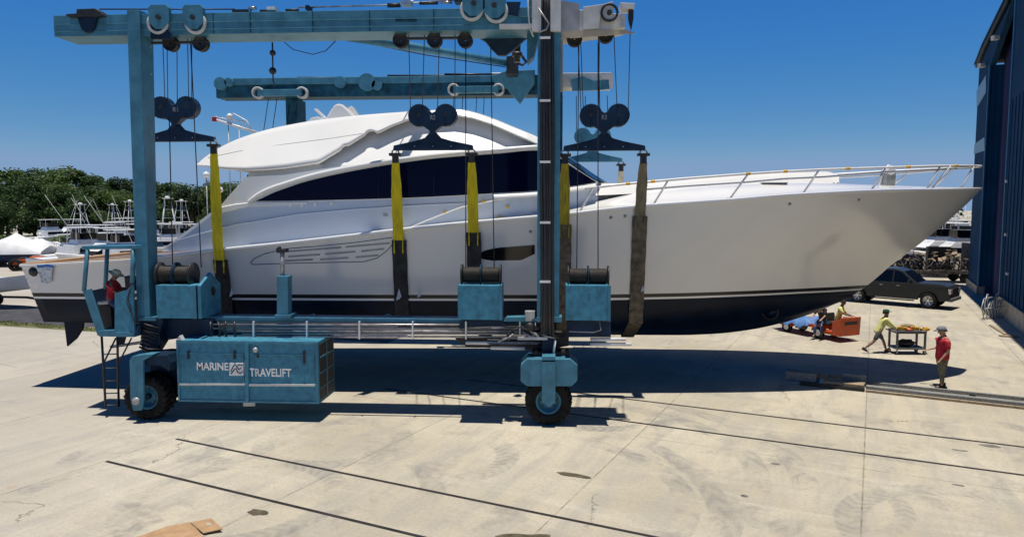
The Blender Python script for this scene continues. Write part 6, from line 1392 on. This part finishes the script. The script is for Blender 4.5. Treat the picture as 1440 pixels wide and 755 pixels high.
for i, (x, w_, h_, mt, lab) in enumerate([(-3.4, 1.8, 1.5, 'cartgrey', 'dark grey crate at the left end of the trailer, behind the stands'), (-1.3, 1.7, 1.15, 'navy', 'navy crate in the middle of the trailer, behind the stands'), (.7, 1.6, 1.7, 'grease', 'black crate nearest the trailer headboard, behind the stands')]):
    a_ = R(-4); w0 = Vector((c.x, c.y+1.0, 0)); q_ = MB().box((0, 0, h_/2), (w_, .5, h_)).build('crate', M[mt], bev=.03); q_.location = w0+Vector((x*math.cos(a_)-.82*math.sin(a_), x*math.sin(a_)+.82*math.cos(a_), .885)); q_.rotation_euler = (0, 0, a_); tag(q_, lab, 'crate', 'crates on the flatbed trailer')
s0 = None
for lv in range(2):
    for r_ in range(3):
        for i in range(8):
            x = -4.1+i*.82+.3*rnd.random(); y = -.85+r_*.5+.2*rnd.random()
            w_ = Vector((c.x, c.y+1.0, 0))+Vector((x*math.cos(R(-4))-y*math.sin(R(-4)), x*math.sin(R(-4))+y*math.cos(R(-4)), .88+lv*.7*rnd.random()*1.2))
            lab = 'rusty boat stand in the crowded heap on the flatbed trailer'
            if s0 is None: s0 = stand(w_, 0, .9, lab); q = s0
            else: q = copy_tree(s0); q.location = w_
            q.rotation_euler = (rnd.gauss(0, .35), rnd.gauss(0, .35), rnd.uniform(0, 6.2)); q.scale = [rnd.uniform(.75, 1.25)]*3
# ------------------------------------------------------------ trees
def crown_mesh(seed, rad, ht, n, leaf):
    r = random.Random(seed); mb = MB(); cl = []
    for i in range(26):
        a = r.uniform(0, 6.28); u = r.uniform(0, 1); rr_ = rad*(.25+.7*math.sqrt(r.random()))*math.sqrt(max(.12, 1-abs(u-.38)*1.25)); cl.append((Vector((rr_*math.cos(a), rr_*math.sin(a), ht*(.22+.72*u))), rad*r.uniform(.2, .42)))
    for i in range(n):
        c, s_ = cl[r.randrange(len(cl))]; d = Vector((r.gauss(0, 1), r.gauss(0, 1), r.gauss(0, 1))).normalized()*s_*(r.random()**.35); d.z *= .75; p = c+d
        nn = Vector((r.gauss(0, 1), r.gauss(0, 1), abs(r.gauss(0, 1))+.3)).normalized(); t1 = nn.orthogonal().normalized()*leaf*r.uniform(.5, 1.2); t2 = nn.cross(t1).normalized()*leaf*r.uniform(.4, .9)
        mb.add([p-t1, p+t2*.8, p+t1, p-t2], [(0, 1, 2, 3)])
    return mb
protos = []
def make_tree(seed, mt, rad, ht, label):
    o = local_root('tree', (0, 0, 0), 0, label, 'tree', 'trees beyond the marina')
    crown_mesh(seed, rad, ht, 9500, .24).build('crown', M[mt], o)
    tk = MB(); tk.tube([(0, 0, 0), (.1, 0, ht*.35), (-.1, .1, ht*.7)], [.35, .25, .1], 8); tk.build('trunk', M['bark'], o)
    for k in range(4):
        a = k*1.6+seed; tk = MB(); tk.tube([(0, 0, ht*(.3+.08*k)), (rad*.3*math.cos(a), rad*.3*math.sin(a), ht*(.45+.08*k)), (rad*.6*math.cos(a), rad*.6*math.sin(a), ht*(.55+.09*k))], [.16, .1, .04], 6); tk.build('limb', M['bark'], o)
    return o
T = [make_tree(11, 'leafA', 6.0, 13, ''), make_tree(23, 'leafB', 5.2, 11, ''), make_tree(37, 'leafA', 5.5, 12, ''), make_tree(51, 'leafC', 4.0, 14.5, '')]
used = [False]*4
# tree-line profile from the photograph: (px, top y)
tops = [(-40, 246), (-5, 244), (24, 242), (45, 256), (66, 238), (92, 243), (118, 250), (140, 254), (160, 258), (176, 250), (198, 262), (222, 260), (246, 262), (268, 261), (292, 262), (318, 262), (342, 262), (8, 262), (54, 262), (84, 264), (106, 268), (130, 268), (152, 272), (188, 270)]
kinds = {0: 'deep green broad', 1: 'paler green bushy', 2: 'mid green rounded', 3: 'tall dark narrow'}
ordn = {}
for i, (px, ty) in enumerate(tops):
    back = i < 17; d = (122+ (i*7) % 15) if back else 106+(i*5) % 9; k = (0, 1, 2, 0, 3, 1, 2, 0, 1, 3, 0, 2, 1, 3, 0, 1, 2)[i] if back else (0, 1, 2)[i % 3]
    if not used[k]: o = T[k]; used[k] = True
    else: o = copy_tree(T[k])
    p = P(px, ty+2, d); s_ = p.z/([13, 11, 12, 14.5][k]*.93); o.location = (p.x, d, 0); o.scale = (s_*1.12, s_*1.12, s_); o.rotation_euler = (0, 0, i*1.3)
    where = ('at the left edge of the picture', 'above the white wrapped boats', 'left of the outriggers', 'behind the outriggers', 'just left of the teal leg', 'between the teal leg and the yellow sling', 'right of the left yellow sling')
    wi = 0 if px < 20 else 1 if px < 60 else 2 if px < 104 else 3 if px < 155 else 4 if px < 205 else 5 if px < 280 else 6
    key = (k, back, wi); ordn[key] = ordn.get(key, 0)+1
    side_ = '' if ordn[key] == 1 else (', the one farther right' if ordn[key] == 2 else ', the rightmost of them')
    o['label'] = '%s tree in the %s row, %s%s' % (kinds[k], 'back' if back else 'front', where[wi], side_)
# continuous woodland further off
mb = MB(); r = random.Random(5)
for i in range(26000):
    x = r.uniform(-190, 230); top = 8.5+2.0*noise.noise(Vector((x*.06, 0, 0)))+1.2*noise.noise(Vector((x*.25, 3, 0))); z = top*(r.random()**.55); y = 168+r.uniform(0, 6)-2.5*(z/top)**2
    if x > 90: y -= 8
    nn = Vector((r.gauss(0, 1), -abs(r.gauss(0, 1)), abs(r.gauss(0, 1)))).normalized(); t1 = nn.orthogonal().normalized()*r.uniform(.4, .8); t2 = nn.cross(t1).normalized()*r.uniform(.3, .6); p = Vector((x, y, z))
    mb.add([p-t1, p+t2, p+t1, p-t2], [(0, 1, 2, 3)])
tag(mb.build('woodland', M['leafA']), 'far dark green woodland along the horizon behind the yard', 'woodland', kind='stuff')
# rough shrubs at the foot of the left trees
mb = MB()
for i in range(9000):
    x = r.uniform(-125, -35); y = r.uniform(92, 104); z = 1.9*r.random()**.7*(.6+.5*abs(noise.noise(Vector((x*.2, y*.2, 0)))))
    nn = Vector((r.gauss(0, 1), r.gauss(0, 1), 1)).normalized(); t1 = nn.orthogonal().normalized()*.25; t2 = nn.cross(t1).normalized()*.2; p = Vector((x, y, z)); mb.add([p-t1, p+t2, p+t1, p-t2], [(0, 1, 2, 3)])
tag(mb.build('undergrowth', M['leafB']), 'low scrubby undergrowth at the foot of the trees at left', 'undergrowth', kind='stuff')
